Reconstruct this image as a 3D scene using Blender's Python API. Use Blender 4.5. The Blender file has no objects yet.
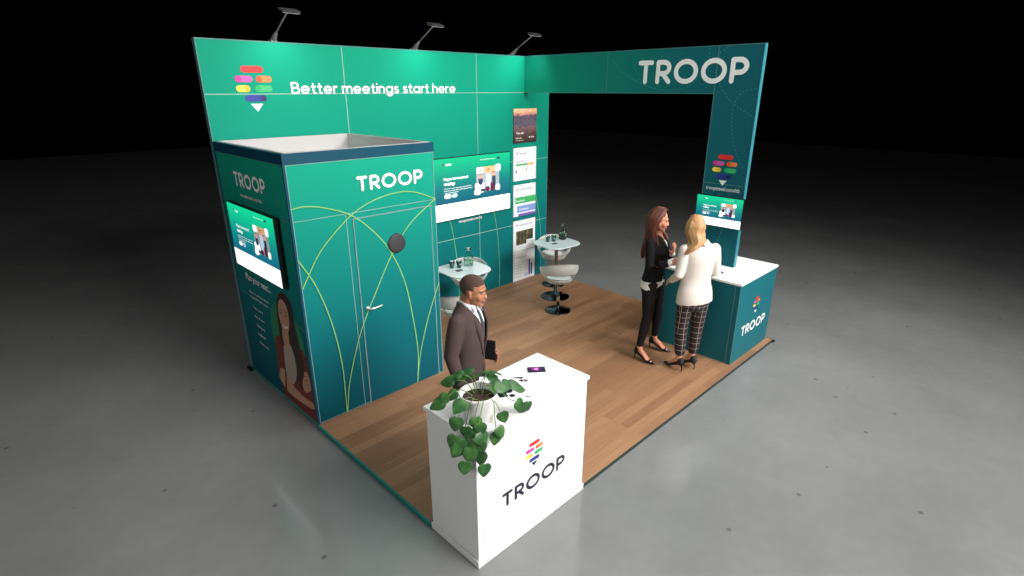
import bpy, bmesh, math, random
from mathutils import Vector, Matrix, Euler
random.seed(7)
S = bpy.context.scene
COL = S.collection
PI = math.pi

# ------------------------------------------------------------------ camera
cd = bpy.data.cameras.new('camera'); cam = bpy.data.objects.new('camera', cd); COL.objects.link(cam)
S.camera = cam
F = 548.75
cd.sensor_fit = 'HORIZONTAL'; cd.sensor_width = 36.0; cd.lens = F / 1024 * 36.0
cd.clip_start = 0.05; cd.clip_end = 200
cam.location = (-1.846, -6.084, 3.049)
yaw, pitch = -0.7812, -0.3479
cam.rotation_mode = 'XYZ'
cam.rotation_euler = (PI / 2 + pitch, 0, yaw)

# ------------------------------------------------------------------ world, lights, exposure
w = bpy.data.worlds.new('world'); S.world = w; w.use_nodes = True
w.node_tree.nodes['Background'].inputs[0].default_value = (0, 0, 0, 1)
w.node_tree.nodes['Background'].inputs[1].default_value = 0
def area(name, loc, target, size, power, color=(1, 1, 1), spread=PI):
    l = bpy.data.lights.new(name, 'AREA'); l.shape = 'RECTANGLE'; l.size, l.size_y = size
    l.energy = power; l.color = color; l.spread = spread
    o = bpy.data.objects.new(name, l); COL.objects.link(o); o.location = loc
    d = Vector(target) - Vector(loc); o.rotation_euler = d.to_track_quat('-Z', 'Y').to_euler()
    return o
area('hall_light_overhead', (4.4, -5.6, 5.4), (3.6, -5.0, 0), (4.5, 4.0), 250, (1, .99, .97))
area('hall_light_front', (3.4, -12.0, 6.5), (1.8, -2.5, 1.0), (7, 4), 420, (1, .99, .97), math.radians(80))
area('side_fill_light', (-9.0, -6.0, 6.0), (0.5, -2.0, 1.0), (6, 4), 54, (1, .99, .97), math.radians(70))  # added fill that lifts the left-facing sides, not a known hall fixture
area('hall_light_back', (1.2, -1.6, 7.0), (1.2, -1.6, 0), (4, 4), 70, (1, .99, .97))
su = bpy.data.lights.new('hall_general_light', 'SUN'); su.energy = .05; su.angle = .6
so = bpy.data.objects.new('hall_general_light', su); COL.objects.link(so); so.location = (0, 0, 12)
S.view_settings.view_transform = 'Standard'; S.view_settings.look = 'None'
S.view_settings.gamma = 1; S.view_settings.use_curve_mapping = False
S.view_settings.exposure = 0.0

# ------------------------------------------------------------------ materials
def srgb(r, g, b):
    f = lambda c: (c / 255) / 12.92 if c / 255 <= .04045 else ((c / 255 + .055) / 1.055) ** 2.4
    return (f(r), f(g), f(b), 1)
def nmat(name):
    m = bpy.data.materials.new(name); m.use_nodes = True
    return m, m.node_tree.nodes, m.node_tree.links, m.node_tree.nodes['Principled BSDF']
MATS = {}
def mat(name, col, rough=.5, metal=0, emit=0, spec=.5, var=.06, scale=30, bump=0, trans=0, coat=0):
    if name in MATS: return MATS[name]
    m, N, L, B = nmat(name)
    c = srgb(*col)
    B.inputs['Roughness'].default_value = rough; B.inputs['Metallic'].default_value = metal
    B.inputs['Specular IOR Level'].default_value = spec
    B.inputs['Transmission Weight'].default_value = trans
    B.inputs['Coat Weight'].default_value = coat
    if emit:
        B.inputs['Base Color'].default_value = c
        B.inputs['Emission Color'].default_value = c; B.inputs['Emission Strength'].default_value = emit
    else:
        tc = N.new('ShaderNodeTexCoord'); nz = N.new('ShaderNodeTexNoise'); nz.inputs['Scale'].default_value = scale
        nz.inputs['Detail'].default_value = 3
        L.new(tc.outputs['Object'], nz.inputs['Vector'])
        mx = N.new('ShaderNodeMix'); mx.data_type = 'RGBA'
        mx.inputs[6].default_value = tuple(max(0, x * (1 - var)) for x in c[:3]) + (1,)
        mx.inputs[7].default_value = tuple(min(1, x * (1 + var)) for x in c[:3]) + (1,)
        L.new(nz.outputs['Fac'], mx.inputs[0]); L.new(mx.outputs[2], B.inputs['Base Color'])
        if bump:
            bp = N.new('ShaderNodeBump'); bp.inputs['Strength'].default_value = bump; bp.inputs['Distance'].default_value = .004
            L.new(nz.outputs['Fac'], bp.inputs['Height']); L.new(bp.outputs[0], B.inputs['Normal'])
    MATS[name] = m
    return m
def ramp(N, stops):
    r = N.new('ShaderNodeValToRGB'); e = r.color_ramp.elements
    e[0].position, e[0].color = stops[0][0], stops[0][1]
    e[1].position, e[1].color = stops[-1][0], stops[-1][1]
    for p, c in stops[1:-1]:
        x = e.new(p); x.color = c
    return r
def gradient_mat(name, axis, a, b, stops, rough=.55):
    """printed graphic whose artwork runs from one green to another along a world axis"""
    m, N, L, B = nmat(name)
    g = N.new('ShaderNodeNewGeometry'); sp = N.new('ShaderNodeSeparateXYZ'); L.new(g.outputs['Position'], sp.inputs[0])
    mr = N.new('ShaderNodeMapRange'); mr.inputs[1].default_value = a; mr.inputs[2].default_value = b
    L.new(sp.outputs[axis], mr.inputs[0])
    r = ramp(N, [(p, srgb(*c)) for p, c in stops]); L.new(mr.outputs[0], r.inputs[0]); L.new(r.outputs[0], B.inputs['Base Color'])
    B.inputs['Roughness'].default_value = rough; B.inputs['Specular IOR Level'].default_value = .10
    MATS[name] = m
    return m

def concrete():
    m, N, L, B = nmat('polished_concrete')
    tc = N.new('ShaderNodeTexCoord')
    n1 = N.new('ShaderNodeTexNoise'); n1.inputs['Scale'].default_value = .8; n1.inputs['Detail'].default_value = 8; n1.inputs['Roughness'].default_value = .62
    n2 = N.new('ShaderNodeTexNoise'); n2.inputs['Scale'].default_value = 9; n2.inputs['Detail'].default_value = 6
    v = N.new('ShaderNodeTexVoronoi'); v.inputs['Scale'].default_value = 2.8
    for n in (n1, n2, v): L.new(tc.outputs['Object'], n.inputs['Vector'])
    r = ramp(N, [(.25, srgb(117, 118, 117)), (.5, srgb(126, 127, 126)), (.75, srgb(135, 136, 134))]); L.new(n1.outputs['Fac'], r.inputs[0])
    r2 = ramp(N, [(.3, (.94, .94, .94, 1)), (.7, (1, 1, 1, 1))]); L.new(n2.outputs['Fac'], r2.inputs[0])
    mx = N.new('ShaderNodeMix'); mx.data_type = 'RGBA'; mx.blend_type = 'MULTIPLY'; mx.inputs[0].default_value = 1
    L.new(r.outputs[0], mx.inputs[6]); L.new(r2.outputs[0], mx.inputs[7])
    r3 = ramp(N, [(.03, (.5, .49, .48, 1)), (.07, (1, 1, 1, 1))]); L.new(v.outputs['Distance'], r3.inputs[0])
    n4 = N.new('ShaderNodeTexNoise'); n4.inputs['Scale'].default_value = 1.7; L.new(tc.outputs['Object'], n4.inputs['Vector'])
    r5 = ramp(N, [(.2, (0, 0, 0, 1)), (.3, (1, 1, 1, 1))]); L.new(n4.outputs['Fac'], r5.inputs[0])
    m2 = N.new('ShaderNodeMix'); m2.data_type = 'RGBA'; m2.blend_type = 'MULTIPLY'
    L.new(r5.outputs[0], m2.inputs[0]); L.new(mx.outputs[2], m2.inputs[6]); L.new(r3.outputs[0], m2.inputs[7])
    L.new(m2.outputs[2], B.inputs['Base Color'])
    r4 = ramp(N, [(.3, (.09, .09, .09, 1)), (.7, (.16, .16, .16, 1))]); L.new(n1.outputs['Fac'], r4.inputs[0]); L.new(r4.outputs[0], B.inputs['Roughness'])
    B.inputs['Specular IOR Level'].default_value = .45
    return m
def planks():
    m, N, L, B = nmat('oak_planks')
    tc = N.new('ShaderNodeTexCoord')
    br = N.new('ShaderNodeTexBrick'); br.offset = .37; br.inputs['Scale'].default_value = 1
    br.inputs['Brick Width'].default_value = 1.25; br.inputs['Row Height'].default_value = .098
    br.inputs['Mortar Size'].default_value = .0012; br.inputs['Mortar Smooth'].default_value = .1; br.inputs['Bias'].default_value = 0
    br.inputs['Color1'].default_value = (0, 0, 0, 1); br.inputs['Color2'].default_value = (1, 1, 1, 1); br.inputs['Mortar'].default_value = (.1, .1, .1, 1)
    L.new(tc.outputs['Object'], br.inputs['Vector'])
    mp = N.new('ShaderNodeMapping'); mp.inputs['Scale'].default_value = (1.3, 26, 1); L.new(tc.outputs['Object'], mp.inputs[0])
    nz = N.new('ShaderNodeTexNoise'); nz.inputs['Scale'].default_value = 1.6; nz.inputs['Detail'].default_value = 5; L.new(mp.outputs[0], nz.inputs['Vector'])
    ad = N.new('ShaderNodeMath'); ad.operation = 'MULTIPLY_ADD'; ad.inputs[1].default_value = .46
    ms = N.new('ShaderNodeMath'); ms.operation = 'MULTIPLY'; ms.inputs[1].default_value = .62; L.new(nz.outputs['Fac'], ms.inputs[0])
    L.new(br.outputs['Color'], ad.inputs[0]); L.new(ms.outputs[0], ad.inputs[2])
    r = ramp(N, [(.1, srgb(124, 88, 64)), (.45, srgb(146, 108, 80)), (.7, srgb(158, 119, 89)), (1, srgb(174, 135, 102))])
    L.new(ad.outputs[0], r.inputs[0]); L.new(r.outputs[0], B.inputs['Base Color'])
    B.inputs['Roughness'].default_value = .42; B.inputs['Specular IOR Level'].default_value = .35
    return m

M_CONC, M_WOOD = concrete(), planks()
M_BACK = gradient_mat('green_backdrop_print', 2, 0, 3.5, [(0, (12, 94, 102)), (.3, (13, 114, 112)), (.62, (17, 140, 118)), (1, (16, 160, 126))])
M_BEAM = gradient_mat('green_to_teal_print', 1, 0, -3.5, [(0, (24, 158, 128)), (.42, (26, 130, 114)), (.75, (24, 104, 108)), (1, (22, 92, 104))])
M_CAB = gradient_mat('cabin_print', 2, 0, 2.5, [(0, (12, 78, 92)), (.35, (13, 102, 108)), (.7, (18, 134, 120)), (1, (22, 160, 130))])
M_TEAL = mat('teal_panel', (20, 102, 112), .45, var=.02, spec=.25)
M_TEALDARK = mat('teal_trim', (12, 72, 92), .4, var=.02, spec=.3)
M_EDGE = mat('pale_teal_edge', (52, 124, 134), .4, var=.02)
M_SEAM = mat('pale_seam', (150, 196, 184), .4, var=.02)
M_SEAMG = mat('grey_green_seam', (130, 166, 164), .4, var=.02)
M_SEAMD = mat('muted_seam', (84, 134, 132), .4, var=.02)
M_LIME = mat('lime_line', (128, 190, 116), .5, var=.02)
M_DASH = mat('faint_dash', (52, 140, 128), .5, var=.02)
M_WHITE = mat('white_laminate', (240, 240, 238), .4, var=.01)
M_WPRINT = mat('white_print', (245, 247, 246), .5, var=.01)
M_LGREY = mat('light_grey_lining', (184, 182, 181), .6, var=.02)
M_BLACK = mat('black_plastic', (14, 14, 15), .35, var=.05)
M_NAVY = mat('navy_print', (22, 22, 48), .5, var=.02)
M_GREYD = mat('charcoal', (52, 52, 54), .6, var=.05)
M_METAL = mat('grey_metal', (118, 116, 113), .5, metal=.2, var=.03)
M_CHROME = mat('chrome', (200, 204, 206), .08, metal=1, var=.01)
M_BCHROME = mat('dark_chrome', (70, 80, 84), .07, metal=1, var=.01)
M_SHELL = mat('white_shell', (226, 224, 220), .35, var=.01)

# ------------------------------------------------------------------ mesh helpers
def chain(o):
    m = Matrix.Identity(4)
    while o is not None:
        m = o.matrix_basis @ m; o = o.parent
    return m
def basis(o):
    o.rotation_euler = o.rotation_euler
    return Matrix.LocRotScale(o.location, o.rotation_euler, o.scale)
def wmat(o):
    m = Matrix.Identity(4)
    while o is not None:
        m = basis(o) @ m; o = o.parent
    return m
def obj(name, bm, mats, parent=None, world=True, smooth=False):
    """link a bmesh as one object; world=True: the coordinates are the room's and are moved into the parent's frame"""
    me = bpy.data.meshes.new(name)
    if isinstance(bm, bmesh.types.BMesh):
        bm.to_mesh(me); bm.free()
    else: me = bm
    if not isinstance(mats, (list, tuple)): mats = [mats]
    idx = [p.material_index for p in me.polygons]
    me.materials.clear()
    for m in mats: me.materials.append(m)
    if any(idx): me.polygons.foreach_set('material_index', idx)
    if smooth:
        for p in me.polygons: p.use_smooth = True
    if parent is not None and world: me.transform(wmat(parent).inverted())
    o = bpy.data.objects.new(name, me); COL.objects.link(o)
    if parent is not None: o.parent = parent
    return o
def thing(name, label, cat, loc=(0, 0, 0), rz=0, group=None, scale=1):
    o = bpy.data.objects.new(name, None); COL.objects.link(o); o.empty_display_size = .1
    o.location = loc; o.rotation_euler = (0, 0, rz); o.scale = (scale,) * 3
    return tag(o, label, cat, group)
def tag(o, label, cat, group=None):
    o['label'] = label; o['category'] = cat
    if group: o['group'] = group
    return o
def struct(o):
    o['kind'] = 'structure'; return o
def box(bm, a, b, bev=0, mi=0):
    a, b = Vector(a), Vector(b)
    r = bmesh.ops.create_cube(bm, size=1)
    vs = r['verts']
    for v in vs:
        v.co = Vector([(a[i] + b[i]) / 2 + v.co[i] * abs(b[i] - a[i]) for i in range(3)])
    fs = set(f for v in vs for f in v.link_faces)
    for f in fs: f.material_index = mi
    if bev:
        es = set(e for v in vs for e in v.link_edges)
        bmesh.ops.bevel(bm, geom=list(es), offset=bev, segments=2, affect='EDGES', profile=.5)
    return bm
def B(*args, **k):
    bm = bmesh.new(); box(bm, *args, **k); return bm
def frame_of(t, side):
    t = t.normalized(); s = side - t * side.dot(t)
    if s.length < 1e-4: s = Vector((1, 0, 0)) - t * t.x
    s.normalize(); return s, t.cross(s)
def tube(bm, pts, rad, side=(0, 1, 0), n=14, mi=0, cap=True):
    """closed tube through pts; each radius is r or (r along side, r across)"""
    pts = [Vector(p) for p in pts]; side = Vector(side)
    rad = [(r, r) if not isinstance(r, (tuple, list)) else r for r in rad]
    P, R = list(pts), list(rad)
    if cap:
        for end in (0, 1):
            p, q = (pts[0], pts[1]) if end == 0 else (pts[-1], pts[-2])
            d = (p - q).normalized(); r = rad[0] if end == 0 else rad[-1]; rm = min(r)
            for k, sc in ((.45, .87), (.8, .55), (.96, .22)):
                np_, nr = p + d * rm * k, (r[0] * sc if r[0] < 2.5 * rm else r[0] - rm * (1 - sc), r[1] * sc if r[1] < 2.5 * rm else r[1] - rm * (1 - sc))
                if end == 0: P.insert(0, np_); R.insert(0, nr)
                else: P.append(np_); R.append(nr)
    rings = []
    for i, p in enumerate(P):
        t = P[min(i + 1, len(P) - 1)] - P[max(i - 1, 0)]
        s, c = frame_of(t, side)
        rings.append([bm.verts.new(p + s * math.cos(a) * R[i][0] + c * math.sin(a) * R[i][1]) for a in [2 * PI * k / n for k in range(n)]])
    for a, b in zip(rings, rings[1:]):
        for k in range(n):
            f = bm.faces.new((a[k], a[(k + 1) % n], b[(k + 1) % n], b[k])); f.material_index = mi; f.smooth = True
    for r_, fl in ((rings[0], True), (rings[-1], False)):
        f = bm.faces.new(list(reversed(r_)) if fl else r_); f.material_index = mi
    return bm
def ell(bm, c, r, rot=None, seg=20, mi=0):
    m = Matrix.Translation(Vector(c)) @ (Euler(rot).to_matrix().to_4x4() if rot else Matrix.Identity(4)) @ Matrix.Diagonal((r[0], r[1], r[2], 1))
    g = bmesh.ops.create_uvsphere(bm, u_segments=seg, v_segments=seg // 2 + 2, radius=1, matrix=m)
    for f in set(f for v in g['verts'] for f in v.link_faces): f.material_index = mi; f.smooth = True
    return bm
def lathe(bm, prof, c=(0, 0, 0), n=32, mi=0, closed=False):
    c = Vector(c); rings = []
    for r, z in prof:
        rings.append([bm.verts.new(c + Vector((r * math.cos(2 * PI * k / n), r * math.sin(2 * PI * k / n), z))) for k in range(n)] if r > 1e-5 else [bm.verts.new(c + Vector((0, 0, z)))])
    for a, b in zip(rings, rings[1:]):
        for k in range(n):
            vs = [a[k % len(a)], a[(k + 1) % len(a)], b[(k + 1) % len(b)], b[k % len(b)]]
            u = []
            for v in vs:
                if v not in u: u.append(v)
            if len(u) > 2:
                f = bm.faces.new(u); f.material_index = mi; f.smooth = True
    return bm
def remesh(bm, voxel, smooth=2, fac=.5):
    """bake a voxel union of the closed shapes in bm and return the mesh"""
    me = bpy.data.meshes.new('tmp'); bm.to_mesh(me); bm.free()
    o = bpy.data.objects.new('tmp', me); COL.objects.link(o)
    r = o.modifiers.new('r', 'REMESH'); r.mode = 'VOXEL'; r.voxel_size = voxel; r.use_smooth_shade = True
    if smooth:
        s = o.modifiers.new('s', 'SMOOTH'); s.factor = fac; s.iterations = smooth
    dg = bpy.context.evaluated_depsgraph_get(); dg.update()
    out = bpy.data.meshes.new_from_object(o.evaluated_get(dg))
    bpy.data.objects.remove(o); bpy.data.meshes.remove(me)
    return out
def catmull(pts, k=8):
    P = [Vector(p) for p in pts]; P = [P[0] * 2 - P[1]] + P + [P[-1] * 2 - P[-2]]
    out = []
    for i in range(1, len(P) - 2):
        for j in range(k):
            t = j / k; a, b, c, d = P[i - 1], P[i], P[i + 1], P[i + 2]
            out.append(.5 * ((2 * b) + (c - a) * t + (2 * a - 5 * b + 4 * c - d) * t * t + (3 * b - a - 3 * c + d) * t ** 3))
    out.append(P[-2]); return out

# ------------------------------------------------------------------ flat printed artwork on a plane
def arc(cx, cy, r, a0, a1, n=12, ry=None):
    ry = ry or r
    return [(cx + r * math.cos(math.radians(a0 + (a1 - a0) * i / n)), cy + ry * math.sin(math.radians(a0 + (a1 - a0) * i / n))) for i in range(n + 1)]
class Art:
    def __init__(s, o, u, v, lift=.0012):
        s.o, s.u, s.v = Vector(o), Vector(u), Vector(v); s.n = s.u.cross(s.v)
        s.bm = bmesh.new(); s.uv = s.bm.loops.layers.uv.new('UVMap'); s.mats = []; s.lift = lift; s.W = s.H = 1
    def mi(s, m):
        if m not in s.mats: s.mats.append(m)
        return s.mats.index(m)
    def poly(s, pts, m, k=1):
        vs = [s.bm.verts.new(s.o + s.u * p[0] + s.v * p[1] + s.n * s.lift * k) for p in pts]
        a = sum(pts[i][0] * pts[(i + 1) % len(pts)][1] - pts[(i + 1) % len(pts)][0] * pts[i][1] for i in range(len(pts)))
        if a < 0: vs.reverse(); pts = list(reversed(pts))
        f = s.bm.faces.new(vs); f.material_index = s.mi(m)
        for l, p in zip(f.loops, pts): l[s.uv].uv = (p[0] / s.W, p[1] / s.H)
    def rect(s, x0, y0, x1, y1, m, k=1): s.poly([(x0, y0), (x1, y0), (x1, y1), (x0, y1)], m, k)
    def rrect(s, x0, y0, x1, y1, r, m, k=1):
        r = min(r, abs(x1 - x0) / 2, abs(y1 - y0) / 2)
        s.poly(arc(x1 - r, y1 - r, r, 0, 90, 5) + arc(x0 + r, y1 - r, r, 90, 180, 5) + arc(x0 + r, y0 + r, r, 180, 270, 5) + arc(x1 - r, y0 + r, r, 270, 360, 5), m, k)
    def disc(s, x, y, r, m, k=1, ry=None): s.poly(arc(x, y, r, 0, 360, 24, ry)[:-1], m, k)
    def stroke(s, pts, wd, m, k=1, round=True):
        h = wd / 2; s.cnt = getattr(s, 'cnt', 0) + 1; k = k + (s.cnt % 12) * .03
        q = []
        for p in pts:
            p = Vector(p[:2])
            if not q or (p - q[-1]).length > 1e-6: q.append(p)
        if len(q) == 1: s.poly(arc(q[0].x, q[0].y, h, 0, 360, 12)[:-1], m, k); return
        closed = len(q) > 3 and (q[0] - q[-1]).length < 1e-4
        if closed: q = q[:-1]
        n = len(q); L_, R_ = [], []
        for i in range(n):
            a = q[i] - q[i - 1] if (i > 0 or closed) else q[1] - q[0]
            b = q[(i + 1) % n] - q[i] if (i < n - 1 or closed) else a
            a, b = a.normalized(), b.normalized(); t = a + b
            if t.length < 1e-4: t = a
            t.normalize(); nn = Vector((-t.y, t.x)); c = max(.35, nn.dot(Vector((-a.y, a.x))))
            L_.append(q[i] + nn * h / c); R_.append(q[i] - nn * h / c)
        for i in range(n if closed else n - 1):
            j = (i + 1) % n; s.poly([tuple(L_[i]), tuple(L_[j]), tuple(R_[j]), tuple(R_[i])], m, k)
        if round and not closed:
            for c, o in ((q[0], q[0] - q[1]), (q[-1], q[-1] - q[-2])):
                a0 = math.degrees(math.atan2(o.y, o.x)); s.poly(arc(c.x, c.y, h, a0 - 90, a0 + 90, 8), m, k)
    def dashes(s, pts, wd, m, k=1, on=.022, off=.022):
        d = 0
        for a, b in zip(pts, pts[1:]):
            L = (Vector(b) - Vector(a)).length; t = 0
            while t < L:
                ph = (d + t) % (on + off)
                if ph < on:
                    e = min(L, t + on - ph); A, Bq = Vector(a).lerp(Vector(b), t / L), Vector(a).lerp(Vector(b), e / L)
                    s.stroke([A, Bq], wd, m, k, round=False); t = e + 1e-5
                else: t += on + off - ph + 1e-5
            d += L
    def text(s, txt, x, y, h, m, k=1, width=None, bold=0, align='L'):
        c = bpy.data.curves.new('t', 'FONT'); c.body = txt; c.size = 1; c.offset = bold; c.resolution_u = 3
        o = bpy.data.objects.new('t', c); COL.objects.link(o)
        dg = bpy.context.evaluated_depsgraph_get(); dg.update()
        me = bpy.data.meshes.new_from_object(o.evaluated_get(dg)); bpy.data.objects.remove(o); bpy.data.curves.remove(c)
        xs = [v.co.x for v in me.vertices]
        if not xs: return
        x0, x1 = min(xs), max(xs); sy = h / .73; sx = (width / (x1 - x0)) if width else sy
        dx = x - x0 * sx if align == 'L' else x - (x0 + x1) / 2 * sx
        vs = [s.bm.verts.new(s.o + s.u * (v.co.x * sx + dx) + s.v * (v.co.y * sy + y) + s.n * s.lift * k) for v in me.vertices]
        i = s.mi(m)
        for p in me.polygons:
            try: f = s.bm.faces.new([vs[q] for q in p.vertices]); f.material_index = i
            except ValueError: pass
        bpy.data.meshes.remove(me)
    def done(s, name, parent=None, label=None):
        s.bm.normal_update()
        for f in s.bm.faces:
            if f.normal.dot(s.n) < 0: f.normal_flip()
        o = obj(name, s.bm, s.mats, parent)
        if label: o['label'] = label
        return o

# letter strokes, capital height 1 between stroke centre lines
def glyph(ch):
    if ch == 'T': return [[(0, 1), (.64, 1)], [(.32, 1), (.32, 0)]], .64
    bowl = lambda w, y: [(0, 1), (w - .27, 1)] + arc(w - .27, 1 - (1 - y) / 2, (1 - y) / 2 * .98, 90, -90) + [(0, y)]
    if ch == 'R': return [[(0, 0), (0, 1)], bowl(.58, .42), [(.26, .42), (.6, 0)]], .6
    if ch == 'P': return [[(0, 0), (0, 1)], bowl(.58, .40)], .58
    if ch == 'O': return [arc(.5, .5, .5, 0, 360, 32)], 1.0
    if ch == 'B': return [[(0, 0), (0, 1)], [(0, 1), (.3, 1)] + arc(.3, .76, .24, 90, -90) + [(0, .52)], [(0, .52), (.34, .52)] + arc(.34, .26, .26, 90, -90) + [(0, 0)]], .58
    r = .33; c = r
    if ch == 'e': return [[(0, c), (2 * r, c)], arc(r, c, r, 0, 315, 20)], 2 * r
    if ch == 't': return [[(.15, .92), (.15, .12)] + arc(.27, .12, .12, 180, 270, 5) + [(.33, 0)], [(0, .64), (.32, .64)]], .33
    if ch == 'r': return [[(0, 0), (0, .66)], arc(.26, .38, .26, 180, 85, 8)], .26
    if ch == 'n': return [[(0, 0), (0, .66)], arc(.26, .40, .26, 180, 0, 12) + [(.52, 0)]], .52
    if ch == 'm': return [[(0, 0), (0, .66)], arc(.22, .44, .22, 180, 0, 10) + [(.44, 0)], arc(.66, .44, .22, 180, 0, 10) + [(.88, 0)]], .88
    if ch == 'i': return [[(0, 0), (0, .64)], [(0, .96), (0, .961)]], 0
    if ch == 'g': return [arc(r, c, r, 0, 360, 22), [(2 * r, .66), (2 * r, -.06)] + arc(r, -.06, r, 0, -140, 10, .26)], 2 * r
    if ch == 's': return [arc(.22, .495, .18, 40, 270, 10, .165) + arc(.22, .165, .2, 90, -140, 10, .165)], .42
    if ch == 'a': return [arc(r, c, r, 0, 360, 22), [(2 * r, .66), (2 * r, 0)]], 2 * r
    if ch == 'h': return [[(0, 0), (0, 1)], arc(.26, .40, .26, 180, 0, 12) + [(.52, 0)]], .52
    return [], .1
def lettering(art, txt, x, y, width, height, wt, gap, m, k=1, sp=.3):
    wd = wt; X = 0; segs = []
    for ch in txt:
        if ch == ' ': X += sp; continue
        g, gw = glyph(ch)
        for st in g: segs.append([(X + p[0], p[1]) for p in st])
        X += gw + gap
    tot = X - gap
    sw = wt * height; ih = height - sw; sx = (width - sw) / tot
    for st in segs: art.stroke([(x + sw / 2 + p[0] * sx, y + sw / 2 + p[1] * ih) for p in st], sw, m, k)
def troop(art, x, y, width, height, m, k=1): lettering(art, 'TROOP', x, y, width, height, .2, .36, m, k)
LG = {}
def logo(art, cx, ztop, sc, k=1, tip=None, em=0):
    """stacked pill-shaped bars over a small downward triangle"""
    def c(n, col): return mat('logo_' + n, col, .5, var=.01)
    h = .064
    rows = [(-.115, .11, 0, ((c('red', (222, 36, 34)), c('red', (222, 36, 34))))), (-.183, -.008, 1, (c('magenta', (214, 40, 150)), c('pink', (200, 88, 172)))), (.022, .186, 1, (c('orange', (232, 84, 30)), c('apricot', (232, 130, 66)))),
            (-.183, -.045, 2, (c('yellow', (248, 228, 70)), c('yellow', (248, 228, 70)))), (0, .18, 2, (c('green', (20, 172, 96)), c('mint', (52, 180, 108)))), (-.112, .107, 3, (c('blue', (34, 50, 146)), c('blue', (34, 50, 146))))]
    for x0, x1, r, (ma, mb) in rows:
        y1 = ztop - r * .092 * sc; y0 = y1 - h * sc; X0, X1 = cx + x0 * sc, cx + x1 * sc
        art.rrect(X0, y0, X1, y1, h * sc / 2, mb, k)
        if ma is not mb: art.disc(X0 + h * sc / 2, (y0 + y1) / 2, h * sc / 2, ma, k + .6)
        if r == 2 and x0 < -.1: art.disc(X1 - h * sc / 2, (y0 + y1) / 2, h * sc / 2, c('amber', (248, 186, 50)), k + .6)
        if r == 3: art.disc(X1 - h * sc / 2, (y0 + y1) / 2, h * sc / 2, c('indigo', (28, 28, 100)), k + .6)
    y = ztop - .362 * sc
    art.poly([(cx - .062 * sc, y), (cx + .062 * sc, y), (cx, y - .078 * sc)], tip or M_WPRINT, k)

def seams(art, hs, vs, m, wd=.0075, k=1.2):
    for x0, x1, z in hs: art.rect(x0, z - wd / 2, x1, z + wd / 2, m, k)
    for x, z0, z1 in vs: art.rect(x - wd / 2, z0, x + wd / 2, z1, m, k)

# ================================================================== the hall floor and the stand's floor and walls
P = .04
Wb, CD, CW = 4.449, 1.607, 1.5
struct(obj('floor', B((-32, -24, -.2), (33.5, 28.5, 0)), M_CONC))
pf = B((0, -3.905, 0), (5.0, 0.06, P))
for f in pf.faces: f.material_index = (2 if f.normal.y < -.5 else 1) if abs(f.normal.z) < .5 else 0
M_PEDGE = mat('platform_edge', (24, 128, 116), .35, var=.02)
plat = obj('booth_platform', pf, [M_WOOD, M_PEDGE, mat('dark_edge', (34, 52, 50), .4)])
tag(plat, 'raised rectangular oak-plank stand floor with a teal edge', 'platform')
obj('edge_strip', B((-.016, -3.386, 0), (-.0005, -CD - .008, P)), M_PEDGE, plat)
bm = bmesh.new(); box(bm, (-.04, .0, 0), (0, .10, .03), .003); o = obj('foot_plate', bm, M_BLACK); tag(o, 'small black foot plate at the back left corner of the stand', 'foot plate')
bm = bmesh.new(); box(bm, (5.0, -3.925, 0), (5.04, -3.80, .03), .003); o = obj('foot_plate', bm, M_BLACK); tag(o, 'small black foot plate at the right front corner of the oak floor', 'foot plate')

# back wall
bw = struct(obj('wall_back', B((0, 0, P), (5.0, .06, 3.5)), M_BACK))
bm = bmesh.new(); box(bm, (-.004, -.004, P), (.004, .064, 3.504)); box(bm, (4.996, -.004, P), (5.004, .064, 3.504)); box(bm, (.004, -.004, 3.496), (4.996, .064, 3.504))
obj('edge_profile', bm, M_SEAMD, bw)
A = Art((0, 0, 0), (1, 0, 0), (0, 0, 1))
seams(A, [(0, 5, 3), (CW, 5, 1), (CW, 5, 2)], [(1.5, 2.0, 3.5), (3.5, P, 3.5)], M_SEAM)
for pts in ([(2.88, 1.45), (2.94, 1.29), (3.0, 1.0), (3.045, .643), (3.06, .3), (3.06, P)], [(3.72, 1.45), (3.797, 1.279), (3.87, .9), (3.9, .491), (3.9, P)], [(4.60, 1.7), (4.70, 1.508), (4.82, 1.076), (4.88, .635), (4.885, P)]):
    A.stroke(catmull([(a, b, 0) for a, b in pts]), .008, M_LIME, 1.6)
A.done('panel_seams', bw)
A = Art((0, 0, 0), (1, 0, 0), (0, 0, 1), .002); logo(A, .487, 3.268, 1.0, 1.5); A.done('printed_logo', bw, 'logo of coloured bars over a white triangle')
A = Art((0, 0, 0), (1, 0, 0), (0, 0, 1), .002); lettering(A, 'Better meetings start here', .866, 2.998, 2.25, .122, .165, .25, M_WPRINT, 1.5, .34); A.done('printed_slogan', bw, 'white slogan lettering')
A = Art((0, 0, 0), (1, 0, 0), (0, 0, 1), .002); A.text('trooptravel.com/itb', 3.1, 1.225, .04, M_WPRINT, 1.5, width=.45, bold=.01); A.done('printed_address', bw)

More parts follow.
